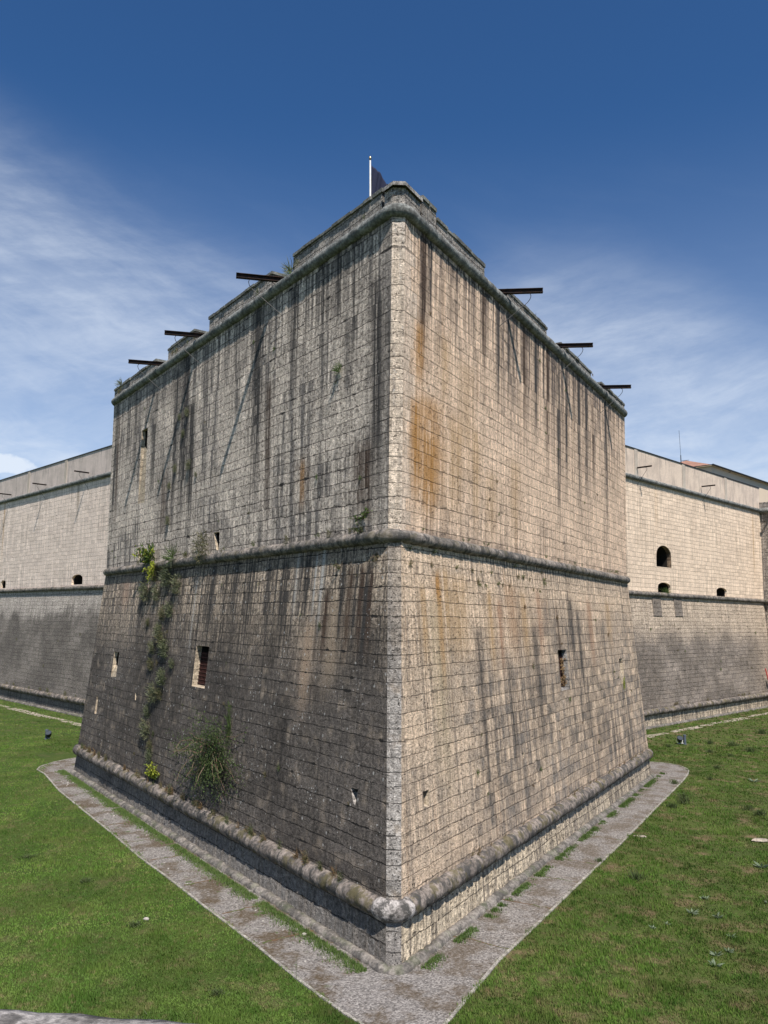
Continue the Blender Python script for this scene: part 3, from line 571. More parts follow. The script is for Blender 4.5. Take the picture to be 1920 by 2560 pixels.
for F, u, z in ((FL, 8.34, 24.62), (FL, 17.03, 24.60), (FL, 22.9, 24.58)): ibeam(F, u, z, 1.72, bas, 1, slant=1.05)
for F, u, z in ((FR, 9.03, 24.64), (FR, 17.1, 24.62), (FR, 25.73, 24.60)): ibeam(F, u, z, 1.66, bas, -1, slant=1.05)

# ---------------------------------------------------------------- curtain walls
def arch(u0, u1, z0, zs, zt, n=8, pt=.0):
    c = (u0 + u1) / 2; r = (u1 - u0) / 2; q = [(u0, z0), (u1, z0)]
    for i in range(n + 1):
        a = math.pi * i / n; q.append((c + r * math.cos(a), zs + (zt - zs) * math.sin(a) ** (1 - pt)))
    return q
def curtain(F, u0, u1, ports, mats, label, beams, joints, dirn):
    cw = empty('curtain_wall', F.p(u0, 0) * 1.0, label, 'fortress wall'); cw.location.z = 0
    o = panel('upper_wall', F, rect(u0, u1, Z2, Z3), ports, M[mats[0]], cw); o = panel('lower_wall', F, rect(u0, u1, Z1, Z2), [], M[mats[1]], cw)
    m = MB(); m.face((F.p(u0, Z1, -.02), F.p(u1, Z1, -.02), F.p(u1, Z1, .06) - Vector((0, 0, Z1 + .1)), F.p(u0, Z1, .06) - Vector((0, 0, Z1 + .1))), [(0, Z1), (u1 - u0, Z1), (u1 - u0, -.1), (0, -.1)])
    m.build('plinth', M[mats[2]], cw)
    up = Z3
    m = MB(); a, b = F.p(u0, Z3, -.05), F.p(u1, Z3, -.05); zt = 27.2
    block(m, [a, b], [-F.n * 1.4] * 2, Z3, zt, u0); m.build('parapet', M[mats[3]], cw)
    c = MB(); c.box(F.p(u0, Z3, .03) + Vector((0, 0, zt + .003 - Z3)), F.d * (u1 - u0), -F.n * 1.55, (0, 0, .09)); c.build('coping', M['gut'], cw)
    m = MB(); m.face([F.p(u0, Z3, -1.4) , F.p(u1, Z3, -1.4), F.p(u1, Z3, -9), F.p(u0, Z3, -9)]); m.face([F.p(u0, Z3, -9) , F.p(u1, Z3, -9), F.p(u1, Z3, -9) - Vector((0, 0, 24.2)), F.p(u0, Z3, -9) - Vector((0, 0, 24.2))]); m.build('terrace', M['top'], cw)
    for j in joints:
        m = MB(); m.box(F.p(j, Z3, -.05) + Vector((0, 0, .02)), F.d * .65, F.n * .06, (0, 0, zt - Z3 - .03)); m.build('pilaster', M['pil'], cw)
    q = lambda z, o_, zz=None: [F.p(u0, z, o_) * 1.0, F.p(u1, z, o_) * 1.0]
    def fix(p, z): return [Vector((v.x, v.y, z)) for v in (p if dirn < 0 else p[::-1])]
    cordon('cordon', fix(q(Z3, .10), Z3), .24, M['torT'], cw, seed=21, jit=.5, step=.2, nseg=12)
    cordon('cordon', fix(q(Z2, .10), Z2), .24, M['torM'], cw, seed=22, jit=.6, step=.2, nseg=12)
    cordon('cordon', fix(q(Z1, .1), Z1), .30, M['torB'], cw, seed=23, jit=.9, step=.2, nseg=12)
    cordon('footing', fix(q(Z1, .2), 0.0), .22, M['foot'], cw, seed=24, jit=1.0, step=.25, nseg=10)
    for i, h in enumerate(ports):
        cu_ = sum(p[0] for p in h) / len(h); c0 = sum(p[1] for p in h) / len(h)
        inner = [(cu_ + (p[0] - cu_) * .97, c0 + (p[1] - c0) * .97) for p in h]
        opening('gun_port', F, h, inner, .45 if i == 0 and dirn > 0 else .22, cw, mat=M['rub'] if i == 0 and dirn > 0 else M['cu'])
    for u, z, ln in beams: ibeam(F, u, z, ln, cw, 1, back=-.04, s=.13, slant=0.0)
    return cw
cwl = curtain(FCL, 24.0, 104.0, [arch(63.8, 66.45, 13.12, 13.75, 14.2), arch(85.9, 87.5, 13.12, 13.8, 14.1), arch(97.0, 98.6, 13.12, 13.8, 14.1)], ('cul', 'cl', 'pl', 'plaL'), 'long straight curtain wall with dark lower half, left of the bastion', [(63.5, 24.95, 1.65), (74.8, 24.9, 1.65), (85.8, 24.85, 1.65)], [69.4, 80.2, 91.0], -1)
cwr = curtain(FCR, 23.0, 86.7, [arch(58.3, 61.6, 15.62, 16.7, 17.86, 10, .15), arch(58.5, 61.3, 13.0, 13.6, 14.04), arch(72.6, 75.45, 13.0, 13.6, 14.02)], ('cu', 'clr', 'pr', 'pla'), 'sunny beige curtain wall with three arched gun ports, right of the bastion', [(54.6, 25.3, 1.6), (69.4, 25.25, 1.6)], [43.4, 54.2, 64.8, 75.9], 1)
m = MB()
for j in (57.05, 61.75):
    m.box(FCR.p(j, 10.6, .0), FCR.d * 1.75, FCR.p(j, 10.6, .07) - FCR.p(j, 10.6, 0), FCR.p(j, 12.5) - FCR.p(j, 10.6))
    m.build('pilaster', M['clr'], cwr); m = MB()

# ---------------------------------------------------------------- the next bastion, cut by the right edge of the frame
FN = Face(-CL, -CR, -86.66)          # its flank looks back towards us
nb = empty('bastion', FCR.p(86.7, 0), 'end of the next bastion with iron grate window, at the right edge of the photo', 'bastion')
nb.location.z = 0
def fnp(z0): return -20.155 + 0
u0n = -CRD - .6; u1n = -CRD + 16
hole = rect(u0n + 1.55, u0n + 3.3, 5.2, 8.3)
panel('upper_wall', FN, rect(u0n, u1n, Z2, Z3), [], M['lu'], nb); panel('lower_wall', FN, rect(u0n, u1n, Z1, Z2), [hole], M['ll'], nb); panel('plinth', FN, rect(u0n, u1n, -.1, Z1), [], M['pr'], nb)
wn = opening('barred_window', FN, hole, [(a * 1.0, b) for a, b in hole], .5, nb); grate(FN, (u0n + 1.55, u0n + 3.3, 5.2, 8.3), .3, wn, 6, 9)
for z, r_, k in ((Z3, .36, 'torT'), (Z2, .33, 'torM'), (Z1, .38, 'torB')):
    cordon('cordon', [FN.p(u0n, z, .15), FN.p(u1n, z, .15)][::-1], r_, M[k], nb, seed=31, jit=.6, step=.2, nseg=12)
m = MB(); A = FN.p(u0n, Z3); Bq = FN.p(u1n, Z3); block(m, [A, Bq], [CR * 8, CR * 8], Z3, Z3 + 1.1, 0); m.build('merlon', M['pa'], nb)
A = FN.p(u1n, Z3); far = A + (CR * .85 - CL * .1) * 30
m = MB(); m.face((A - Vector((0, 0, Z3)) , far - Vector((0, 0, Z3)), far, A), [(0, 0), (30, 0), (30, Z3), (0, Z3)]); m.build('face_wall', M['ru'], nb)
ibeam(FN, u0n + 3.0, Z3 + .9, 1.6, nb, 1, back=-.02)

# ---------------------------------------------------------------- building with a tiled hip roof behind the right curtain
bd = empty('building', (0, 0, 24.3), 'building with red tiled hip roof and cream eaves, rising behind the right curtain wall', 'building')
def cp(a, b, z): return CR * a + CL * b + Vector((0, 0, z))      # a along the curtain, b behind it
ea, eb, ez = 84.9, 25.2, 30.72; bw, bl = 13.0, 60.0; pt_ = math.tan(R(20)); rz = ez + bw / 2 * pt_
m = MB(); m.face((cp(ea, eb, ez), cp(ea + bl, eb, ez), cp(ea + bl, eb + bw / 2, rz), cp(ea + bw / 2, eb + bw / 2, rz)), [(0, 0), (bl, 0), (bl, 7), (6.5, 7)])
m.face((cp(ea, eb + bw, ez), cp(ea, eb, ez), cp(ea + bw / 2, eb + bw / 2, rz)), [(0, 0), (bw, 0), (bw / 2, 7)])
m.face((cp(ea + bl, eb + bw, ez), cp(ea, eb + bw, ez), cp(ea + bw / 2, eb + bw / 2, rz), cp(ea + bl, eb + bw / 2, rz)), [(0, 0), (bl, 0), (bl, 7), (6.5, 7)])
m.build('roof', M['tile'], bd)
m = MB(); m.box(cp(ea + .02, eb + .02, ez - .12), CR * (bl - .04), CL * (bw - .04), (0, 0, .11)); sfo = m.build('soffit', M['sof'], bd)
m = MB()
for k in range(5): m = MB(); m.box(cp(ea + 6.0 + k * 7.4, eb + .1, ez - .19), CR * .10, CL * .24, (0, 0, .06)); m.build('soffit_brace', M['gut'], bd)
m = MB(); m.box(cp(ea + .4, eb + .35, 22), CR * (bl - .8), CL * (bw - .8), (0, 0, ez - .12 - 22)); m.build('wall', M['sof'], bd)
m = MB(); m.tube([cp(ea - .05, eb - .08, ez - .01), cp(ea + bl, eb - .08, ez - .01)], .12, 8); m.tube([cp(ea - .08, eb, ez - .01), cp(ea - .08, eb + bw, ez - .01)], .05, 6); m.build('gutter', M['gut'], bd)
an = empty('antenna', (33.74, 66.99, 24.3), 'thin metal aerial mast beside a white box on the curtain wall top', 'antenna')
m = MB(); m.tube([(33.74, 66.99, 24.3), (33.70, 66.99, 29.6)], .05, 6); m.tube([(33.70, 66.99, 29.6), (33.6, 66.99, 32.6)], .02, 5); m.build('mast', M['lampd'], an)
m = MB(); m.tube([(33.70, 66.99, 28.9), (34.5, 66.6, 28.95)], .03, 5); m.build('cross_arm', M['lampd'], an)
m = MB(); m.box((33.8, 66.6, 26.9), (.35, 0, 0), (0, .3, 0), (0, 0, .6)); m.build('equipment_box', M['pole'], an)

# ---------------------------------------------------------------- flag
fp = empty('flagpole', (-1.36, 9.0, 24.35), 'white flagpole with dark navy flag on top of the bastion', 'flagpole')
m = MB(); m.tube([(-1.30, 9.0, 24.35), (-1.36, 9.0, 29.8), (-1.39, 9.0, 31.5)], [.05, .045, .04], 10); m.build('pole', M['pole'], fp)
m = MB(); m.tube([(-1.39, 9, 31.5), (-1.39, 9, 31.55), (-1.391, 9, 31.62), (-1.392, 9, 31.68), (-1.392, 9, 31.74)], [.02, .05, .062, .045, .012], 10); m.build('finial', M['brass'], fp)
m = MB(); nu, nv = 22, 16; G = {}
for i in range(nu + 1):
    for j in range(nv + 1):
        s_, t_ = i / nu, j / nv          # s along the fly, t down the hoist; the cloth droops from its top corner
        x_ = -1.33 + 1.0 * s_ ** .9; z_ = 31.27 - 1.6 * t_ - 1.35 * s_ ** 1.15
        y_ = 9.0 + .13 * math.sin(s_ * 13 + t_ * 2.2) * (.3 + s_) + .05 * math.sin(s_ * 29 + t_ * 5)
        G[i, j] = Vector((x_, y_, z_))
for i in range(nu):
    for j in range(nv): m.face((G[i, j], G[i + 1, j], G[i + 1, j + 1], G[i, j + 1]), [(i / nu, j / nv), ((i + 1) / nu, j / nv), ((i + 1) / nu, (j + 1) / nv), (i / nu, (j + 1) / nv)])
fo = m.build('flag', M['flag'], fp, smooth=True, merge=1e-4); sm_ = fo.modifiers.new('thickness', 'SOLIDIFY'); sm_.thickness = .006

# ---------------------------------------------------------------- ground
def hgt(x, y): return .0
m = MB(); S_ = 900; m.face(((-S_, -S_, 0), (S_, -S_, 0), (S_, S_, 0), (-S_, S_, 0)), [(0, 0), (1, 0), (1, 1), (0, 1)]); tag(m.build('lawn', M['lawn']), kind='structure')
# path round the foot of the bastion: outer edge measured from the photograph
po = [(-19.5, 33.2), (-21.2, 32.2), (-22.45, 30.8), (-23.05, 29.4), (-23.25, 27.8), (-22.95, 26.7), (-21.9, 25.4), (-18.95, 20.6), (-15.95, 16.3), (-12.86, 11.9), (-10.5, 8.4), (-8.48, 5.7), (-6.46, 2.85), (-5.25, 1.2), (-3.94, -.6), (-2.65, -2.5), (-1.87, -3.55), (-1.18, -4.45), (-.7, -5.0), (0, -5.9), (.35, -6.1), (.7, -5.95), (1.42, -4.87), (1.95, -3.75), (3.21, -1.1), (4.99, 2.05), (7.35, 6.3), (10.27, 11.5), (14.75, 19.7), (18.5, 26.55), (19.61, 28.8), (20.1, 30.0), (20.25, 30.8), (20.2, 31.6), (19.95, 32.3), (19.5, 32.75), (18.91, 33.05), (18.0, 33.3), (17.2, 33.5)]
m = MB(); innr = [(-14, 33), (0, 3), (12, 33)]
poly = [Vector((x, y, .006)) for x, y in po] + [Vector((10, 34, .006)), Vector((0, 2, .006)), Vector((-13, 34, .006))]
for tr in tessellate_polygon([poly]):
    q = [poly[i] for i in tr]
    if (q[1] - q[0]).cross(q[2] - q[0]).z < 0: q = q[::-1]
    m.face(q)
tag(m.build('path', M['path']), kind='structure')
kp = [Vector((x, y, 0)) for x, y in po]; m = MB(); w_ = .045
for i in range(len(kp) - 1):
    a, b = kp[i], kp[i + 1]; d = (b - a).normalized(); s_ = Vector((d.y, -d.x, 0)); L = (b - a).length; k = 0.0; rn = random.Random(i)
    while k < L - .01:
        l = min(1.0, L - k); m.box(a + d * k - s_ * w_ + Vector((0, 0, -.1 + rn.uniform(-.008, .004))), d * (l - .012), s_ * 2 * w_, (0, 0, .135)); k += l
tag(m.build('path_kerb', M['kerb']), 'narrow concrete kerb edging the gravel path round the bastion', 'kerb')
# expansion strips where weeds grow across the path
def strips():
    m = MB(); rn = random.Random(8)
    def oo(F, u, a, b, wd):
        n = 9; A = []; Bq = []
        for i in range(n + 1):
            e_ = a + (b - a) * i / n; uu = u + rn.uniform(-.06, .06); hw = wd * rn.uniform(.4, 1.2); base = F.d * uu + F.n * e_; A.append(base - F.d * hw); Bq.append(base + F.d * hw)
        for i in range(n):
            m.face([Vector((p.x, p.y, .011)) for p in (A[i], A[i + 1], Bq[i + 1], Bq[i])])
    for u in (1.6, 5.6, 8.9, 11.6, 15.9, 20.0, 24.0, 28.0): oo(FR, u, 1.3, 3.3, .035)
    for u in (2.2, 5.2, 8.6, 12.3, 15.4, 18.8, 22.6, 26.6): oo(FL, u, 1.3, 3.3 if u < 22 else 2.4, .05)
    m_ = m.build('path_joint', M['soil']); tag(m_, kind='structure')
strips()
# pale paving strips along the curtains
for F, us in ((FCL, [(44, 50.5), (51, 57.5), (57.9, 71), (72, 104)]), (FCR, [(44, 52), (53, 61.5), (62.2, 70), (71, 80)])):
    m = MB(); rn = random.Random(3)
    for a, b in us:
        n = 6
        for i in range(n):
            ua, ub = a + (b - a) * i / n, a + (b - a) * (i + 1) / n; w0 = 3.2 + rn.uniform(-.12, .12); w1 = 4.0 + rn.uniform(-.25, .25)
            m.face([Vector((p.x, p.y, .006)) for p in (F.p(ua, 0, w0 - off(0)), F.p(ub, 0, w0 - off(0)), F.p(ub, 0, w1 - off(0)), F.p(ua, 0, w1 - off(0)))][::(1 if F is FCR else -1)])
    tag(m.build('paving', M['slab']), kind='structure')
# ---------------------------------------------------------------- grass blades (one mass)
def inside_bastion(x, y):
    return (x * NL.x + y * NL.y < 3.6 - (0.0)) and (x * NR.x + y * NR.y < 3.6) 
def visible_lawn(x, y):
    vx, vy = x, y + 26.3; 
    if vy < 6: return False
    if abs(vx + .38 + 0) / vy > .50: return False
    a = x * NL.x + y * NL.y; b = x * NR.x + y * NR.y
    # inside the path?
    cr_ = .16 * noise.noise(Vector((x * 1.3, y * 1.3, 4))) + .04
    if y < 33 and a < pl_(x, y) - cr_ and b < pr_(x, y) - cr_: return False
    if CR.x * x + CR.y * y > CLD - 1.2 and x < 0: return False
    if CL.x * x + CL.y * y > CRD - 1.2 and x > 0: return False
    return True
def interp(t_, tab):
    for (a, b), (c, d) in zip(tab, tab[1:]):
        if t_ <= c: return b + (d - b) * max(0, (t_ - a) / (c - a))
    return tab[-1][1]
def pl_(x, y): u = x * DL.x + y * DL.y; return interp(u, [(-5, 4.3), (-3.6, 3.6), (-.6, 3.65), (6, 3.55), (12.7, 3.5), (17, 3.32), (22.8, 3.22), (27.7, 3.22), (33.5, 2.75), (35, 2.4), (36.4, 1.6)])
def pr_(x, y): u = x * DR.x + y * DR.y; return interp(u, [(-5, 4.2), (-3.55, 3.68), (-2.3, 3.57), (.6, 3.4), (9, 3.37), (15, 3.4), (24.4, 3.25), (32.2, 3.15), (34.7, 3.03), (36, 2.8), (36.9, 2.4), (37.9, 1.5)])
rnd = random.Random(77); V = []; Fc = []
def bl(x, y, h, wd, lean, ang, z=0.0):
    b = len(V); ca, sa = math.cos(ang), math.sin(ang); la = ang + 1.57 + rnd.uniform(-.8, .8)
    V.append((x - ca * wd, y - sa * wd, z)); V.append((x + ca * wd, y + sa * wd, z)); V.append((x + math.cos(la) * lean, y + math.sin(la) * lean, z + h)); Fc.append((b, b + 1, b + 2))
for it_ in range(225000):
    dist = 21 + (rnd.random() ** 1.35) * 46 if it_ < 180000 else rnd.uniform(60, 112); sx = rnd.uniform(-.49, .49); x = sx * dist - .4; y = dist - 26.3
    if not visible_lawn(x, y): continue
    n_ = noise.noise(Vector((x * .5, y * .5, 0))); n3 = noise.noise(Vector((x * 1.7, y * 1.7, 5)))
    if n3 < -.28 and x > -3: 
        if rnd.random() < .6: continue
    k = (1 + .6 * n_ + .8 * n3) * (.85 if x < 0 else 1.15) * (1.7 if noise.noise(Vector((x * .9, y * .9, 9))) > .32 else 1)
    for q in range(3):
        bl(x + rnd.gauss(0, .05), y + rnd.gauss(0, .05), rnd.uniform(.03, .085) * k, rnd.uniform(.006, .013) * (1 + dist / 60) * (2.2 if it_ >= 180000 else 1), rnd.uniform(0, .05), rnd.uniform(0, 3.14))
me = bpy.data.meshes.new('grass'); me.from_pydata(V, [], Fc); me.materials.append(M['grass']); go = bpy.data.objects.new('grass', me); COL.objects.link(go); tag(go, 'short mown green lawn with dry patches on both sides of the bastion', 'grass', kind='stuff')
# strip of grass at the foot of the plinth
V = []; Fc = []
for _ in range(24000):
    F = FL if rnd.random() < .55 else FR; u = rnd.uniform(-1.2, 34); 
    if noise.noise(Vector((u * .8, 0, 3 if F is FL else 9))) + .6 * noise.noise(Vector((u * 3.1, 2, 5 if F is FL else 1))) < (-.38 if F is FL else -.02) + rnd.gauss(0, .05): continue
    e_ = 1.38 + .24 * max(0, 1 - u / 33) + abs(rnd.gauss(0, .24 if F is FL else .15)) + (.04 if F is FL else 0); p = F.d * u + F.n * e_; q = p.dot(NL if F is FR else NR)
    if q > 1.8: continue
    for k in range(2): bl(p.x + rnd.gauss(0, .03), p.y + rnd.gauss(0, .03), rnd.uniform(.04, .13), rnd.uniform(.008, .016), rnd.uniform(0, .07), rnd.uniform(0, 3.14))
me = bpy.data.meshes.new('foot_grass'); me.from_pydata(V, [], Fc); me.materials.append(M['lf_gr']); go = bpy.data.objects.new('grass', me); COL.objects.link(go); tag(go, 'bright weeds and grass along the foot of the bastion walls', 'grass', kind='stuff')

# ---------------------------------------------------------------- plants
def plant_mesh(name, kind, seed, size=1.0):
    """unit plant rooted at the origin, growing towards +Y (out of the wall) and up"""
    rn = random.Random(seed); m = MB()
    def leaf(c, d, l, w_, mi=0):
        d = d.normalized(); s_ = d.cross(Vector((rn.gauss(0, 1), rn.gauss(0, 1), rn.gauss(0, 1)))).normalized(); m.face((c, c + d * l * .5 + s_ * w_, c + d * l, c + d * l * .5 - s_ * w_), None, mi)
    if kind == 'tuft':          # fine grassy cushion
        for i in range(70):
            d = Vector((rn.gauss(0, .65), abs(rn.gauss(.55, .4)), rn.gauss(.35, .5))); c = Vector((rn.gauss(0, .12), rn.uniform(0, .08), rn.gauss(0, .10))); leaf(c, d, rn.uniform(.35, .8), .018, 0 if rn.random() < .85 else 1)
    elif kind == 'weed':        # small leafy weed
        for i in range(9):
            d = Vector((rn.gauss(0, .5), abs(rn.gauss(.35, .25)), rn.uniform(.1, .9))).normalized(); L = rn.uniform(.4, .9); m.tube([(0, 0, 0), d * L], .012, 3, 2)
            for k in range(7): c = d * L * (k + 1) / 7 + Vector((rn.gauss(0, .03), rn.gauss(0, .03), rn.gauss(0, .03))); leaf(c, Vector((rn.gauss(0, 1), rn.gauss(.3, 1), rn.gauss(.3, .8))), rn.uniform(.12, .22), .045, 0 if rn.random() < .85 else 1)
    elif kind == 'cushion':     # wiry drooping sub-shrub
        for i in range(330):
            c0 = Vector((max(-.45, min(.45, rn.gauss(0, .25))), abs(rn.gauss(.14, .10)), max(-.55, min(.5, rn.gauss(-.05, .34))))); d = Vector((rn.gauss(0, .6), abs(rn.gauss(.5, .4)), rn.gauss(.3, .5))); leaf(c0, d, rn.uniform(.18, .42), .016, 0 if rn.random() < .75 else 1)
    elif kind == 'bush':        # big hanging bush: twigs with many small leaves
        for i in range(90):
            a = rn.uniform(-1, 1); p = Vector((0.25, .03, .30)); d = Vector((a * .9 - .25, rn.uniform(.15, .7), rn.uniform(-1.1, .45))).normalized(); L = rn.uniform(.45, 1.0); pts = [p.copy()]
            for k in range(9):
                d = (d + Vector((rn.gauss(0, .22), rn.gauss(0, .12), rn.gauss(-.04, .2)))).normalized(); p = p + d * L / 9; p.y = max(.02, p.y); pts.append(p.copy())
                if k > 1:
                    for q in range(9): leaf(p + Vector((rn.gauss(0, .055), rn.gauss(0, .05), rn.gauss(0, .055))), Vector((rn.gauss(0, 1), rn.gauss(0, 1), rn.gauss(.2, 1))), rn.uniform(.025, .050), .0105, 0 if rn.random() < .8 else 1)
            if i % 3 == 0: m.tube(pts, [.011 * (1 - .08 * k) for k in range(len(pts))], 4, 2)
    elif kind == 'sapling':     # broad-leaved sapling
        for i in range(16):
            d = Vector((rn.gauss(0, .6), rn.uniform(.1, .6), rn.uniform(.1, 1.0))).normalized(); p = Vector((0, 0, 0)); L = rn.uniform(.5, 1.0); pts = [p.copy()]
            for k in range(6):
                d = (d + Vector((rn.gauss(0, .2), rn.gauss(0, .1), rn.gauss(.05, .15)))).normalized(); p = p + d * L / 6; pts.append(p.copy())
                for q in range(5): leaf(p + Vector((rn.gauss(0, .05), rn.gauss(0, .05), rn.gauss(0, .05))), Vector((rn.gauss(0, 1), rn.gauss(.4, .8), rn.gauss(0, .6))), rn.uniform(.10, .18), .045, 0 if rn.random() < .8 else 1)
            m.tube(pts, .010, 4, 2)
    elif kind == 'rosette':     # low broad rosette on the lawn (z up)
        for i in range(16):
            a = rn.uniform(0, 6.28); d = Vector((math.cos(a), math.sin(a), rn.uniform(.25, .9))); leaf(Vector((0, 0, .02)), d, rn.uniform(.6, 1.0), .10, 0)
    elif kind == 'lawnweed':    # upright clump on the lawn (z up)
        for i in range(150):
            a = rn.uniform(0, 6.28); r_ = abs(rn.gauss(0, .30)); leaf(Vector((math.cos(a) * r_, math.sin(a) * r_, 0)), Vector((rn.gauss(0, .28), rn.gauss(0, .28), 1)), rn.uniform(.35, 1.0), .022, 0 if rn.random() < .85 else 1)
    me = bpy.data.meshes.new(name)
    uvs = m.uv; me.from_pydata(m.v, [], m.f); me.polygons.foreach_set('material_index', m.mi); return me
PM = {}
def pmesh(kind, cols, seed):
    k = (kind, cols, seed)
    if k not in PM:
        me = plant_mesh(kind, kind, seed)
        for c in cols: me.materials.append(M[c])
        PM[k] = me
    return PM[k]
def plant(name, kind, cols, F, u, z, size, label, cat='plant', group=None, seed=1, o=0.0, squash=(1, 1, 1), tilt=0.0):
    ob = bpy.data.objects.new(name, pmesh(kind, cols + ('twig',), seed)); COL.objects.link(ob)
    if F is None: ob.location = (u, z, 0.0); ob.rotation_euler = (0, 0, seed * 1.7 + u)
    else:
        ob.location = F.p(u, z, o); ob.rotation_euler = (0, tilt, math.atan2(F.n.y, F.n.x) - math.pi / 2)
    ob.scale = (size * squash[0], size * squash[1], size * squash[2]); return tag(ob, label, cat, group)
# single, recognisable plants
plant('hanging_bush', 'bush', ('lf_dk', 'lf_gr'), FL, 11.6, 3.55, 3.25, 'large dark green bush hanging from the lower left bastion wall', 'bush', seed=3, squash=(1.3, .42, .88))
plant('climbing_stem', 'cushion', ('lf_dk', 'lf_gr'), FL, 10.9, 5.5, 1.15, 'narrow leafy dark shoots climbing just right above the large hanging bush', 'bush', seed=5, squash=(.35, .35, 1.2))
plant('leafy_shrub', 'sapling', ('lf_yel', 'lf_gr'), FL, 19.0, 1.95, 1.05, 'bright yellow green leafy shrub on the lowest cordon of the left face', 'shrub', seed=2, squash=(1.1, .6, .9))
plant('fig_sapling', 'sapling', ('lf_gr', 'lf_yel'), FL, 23.4, 13.0, 1.5, 'green broad leaved sapling standing on the middle cordon near the small slit', 'sapling', seed=4, squash=(1.25, .5, 1.0), o=.2)
plant('trailing_plant', 'sapling', ('lf_yel', 'lf_yel'), FL, 22.3, 12.75, .95, 'yellow green trailing plant hanging over the middle cordon', 'plant', seed=6, o=.35, squash=(.8, .6, -1.2))
plant('twiggy_shrub', 'cushion', ('lf_oliv', 'lf_dk'), FL, 15.7, 13.35, 1.35, 'twiggy olive shrub on the middle cordon beside the small window', 'shrub', seed=7, o=.15, squash=(1.3, .5, .9))
plant('grassy_clump', 'tuft', ('lf_gr', 'lf_pale'), FL, 19.6, 13.05, 1.15, 'green grassy clump on the middle cordon above the hanging weeds', 'plant', seed=8, o=.2, squash=(1.5, .7, 1.0))
plant('leafy_weed', 'weed', ('lf_gr', 'lf_dk'), FL, 1.95, 13.45, .75, 'green leafy weed above the middle cordon just left of the corner', 'plant', seed=9, squash=(1.4, .8, .8), o=.02)
plant('leafy_weed', 'weed', ('lf_dk', 'lf_dk'), FL, 1.9, 12.95, .55, 'dark green weed on the middle cordon below the leafy weed by the corner', 'plant', seed=10, o=.12)
plant('pale_tuft', 'tuft', ('lf_gr', 'lf_pale'), FL, 3.56, 19.25, .55, 'lone pale green tuft high on the upper left wall face', 'plant', seed=11)
plant('parapet_tuft', 'tuft', ('lf_pale', 'lf_gr'), FL, 7.7, 24.6, .85, 'round grey green tuft at the end of the longest merlon on the left', 'plant', seed=12, o=-.1)
plant('parapet_tuft', 'tuft', ('lf_pale', 'lf_pale'), FL, 31.0, 25.15, .8, 'pale tuft on the last left merlon at the bastion end', 'plant', seed=13, o=-.1)
plant('fern', 'weed', ('lf_oliv', 'lf_dry'), FL, .95, 12.2, .5, 'brownish fern under the middle cordon at the corner', 'plant', seed=14, squash=(.9, .7, -1))
plant('fern', 'weed', ('lf_oliv', 'lf_gr'), FL, 3.3, 11.75, .38, 'yellowish weed just below the middle cordon near the white runs', 'plant', seed=15)
# hanging column of grey-green cushions down the left face
rn = random.Random(21)
col = [(23.2, 11.3, 1.0), (21.8, 12.2, .7), (20.3, 12.1, .95), (20.9, 11.2, .8), (21.0, 10.1, .9), (19.6, 10.3, .85), (20.9, 9.2, .75), (20.2, 8.7, .9), (19.5, 8.3, .7), (21.3, 8.3, .6), (20.8, 7.4, .8), (19.9, 6.9, .95), (20.6, 6.0, .8), (19.5, 6.0, .6), (20.4, 5.0, .75), (19.9, 4.1, .8), (20.6, 3.4, .6), (19.6, 2.9, .6), (18.9, 11.6, .8), (22.6, 9.6, .45), (18.3, 7.6, .4)]
for i, (u, z, s_) in enumerate(col):
    plant('wall_cushion', 'cushion', (('lf_pale', 'lf_oliv'), ('lf_oliv', 'lf_dk'), ('lf_pale', 'lf_dk'))[i % 3], FL, u + rn.gauss(0, .55), z, s_ * rn.uniform(.85, 1.35), 'wiry grey green plant in the column hanging down the lower left wall', 'plant', 'plants hanging in a column down the lower left wall', seed=20 + i % 5, squash=(1.1, .75, .8))
for i in range(9):
    plant('wall_cushion', 'cushion', ('lf_pale', 'lf_oliv'), FL, 19.3 + rn.gauss(0, .8), rn.uniform(14.5, 21.5), rn.uniform(.22, .5), 'small grey green plant in the dark stain of the upper left wall', 'plant', 'small plants in the dark stain of the upper left wall', seed=20 + i % 5)
# scattered small weeds in the joints
def scatter(F, n, u0, u1, z0, z1, s0, s1, label, group, cols, kinds=('weed', 'tuft'), dens=None, seed=0, o=0.0):
    rn = random.Random(seed); k = 0
    while k < n:
        u = rn.uniform(u0, u1) ; z = z0 + (z1 - z0) * rn.random()
        if dens and rn.random() > dens(u, z): continue
        z = round(z / .44) * .44 if not o else z
        plant('weed_tuft', kinds[k % len(kinds)], cols[k % len(cols)], F, u, z, rn.uniform(s0, s1), label, 'weed', group, seed=40 + k % 4, o=o, squash=(.7, .6, rn.choice((1, 1, -1)) if not o else 1)); k += 1
scatter(FR, 26, .8, 15, 11.2, 12.3, .16, .42, 'small weed in the joints just under the middle cordon, right face', 'weeds under the middle cordon on the right face', [('lf_gr', 'lf_oliv'), ('lf_oliv', 'lf_dry')], seed=1)
scatter(FR, 26, 1, 31, 2.0, 10.8, .12, .34, 'small weed in a joint of the lower right wall face', 'weeds on the lower right wall face', [('lf_oliv', 'lf_dk'), ('lf_gr', 'lf_oliv'), ('lf_dry', 'lf_oliv')], seed=2)
scatter(FR, 18, 1, 31, 13.3, 23.4, .10, .28, 'small weed in a joint of the upper right wall face', 'weeds on the upper right wall face', [('lf_oliv', 'lf_dry'), ('lf_gr', 'lf_dk')], seed=3)
scatter(FR, 18, .3, 31, 13.02, 13.06, .18, .36, 'small green tuft growing on the middle cordon, right face', 'tufts on the middle cordon of the right face', [('lf_gr', 'lf_oliv'), ('lf_pale', 'lf_oliv')], seed=4, o=.12)
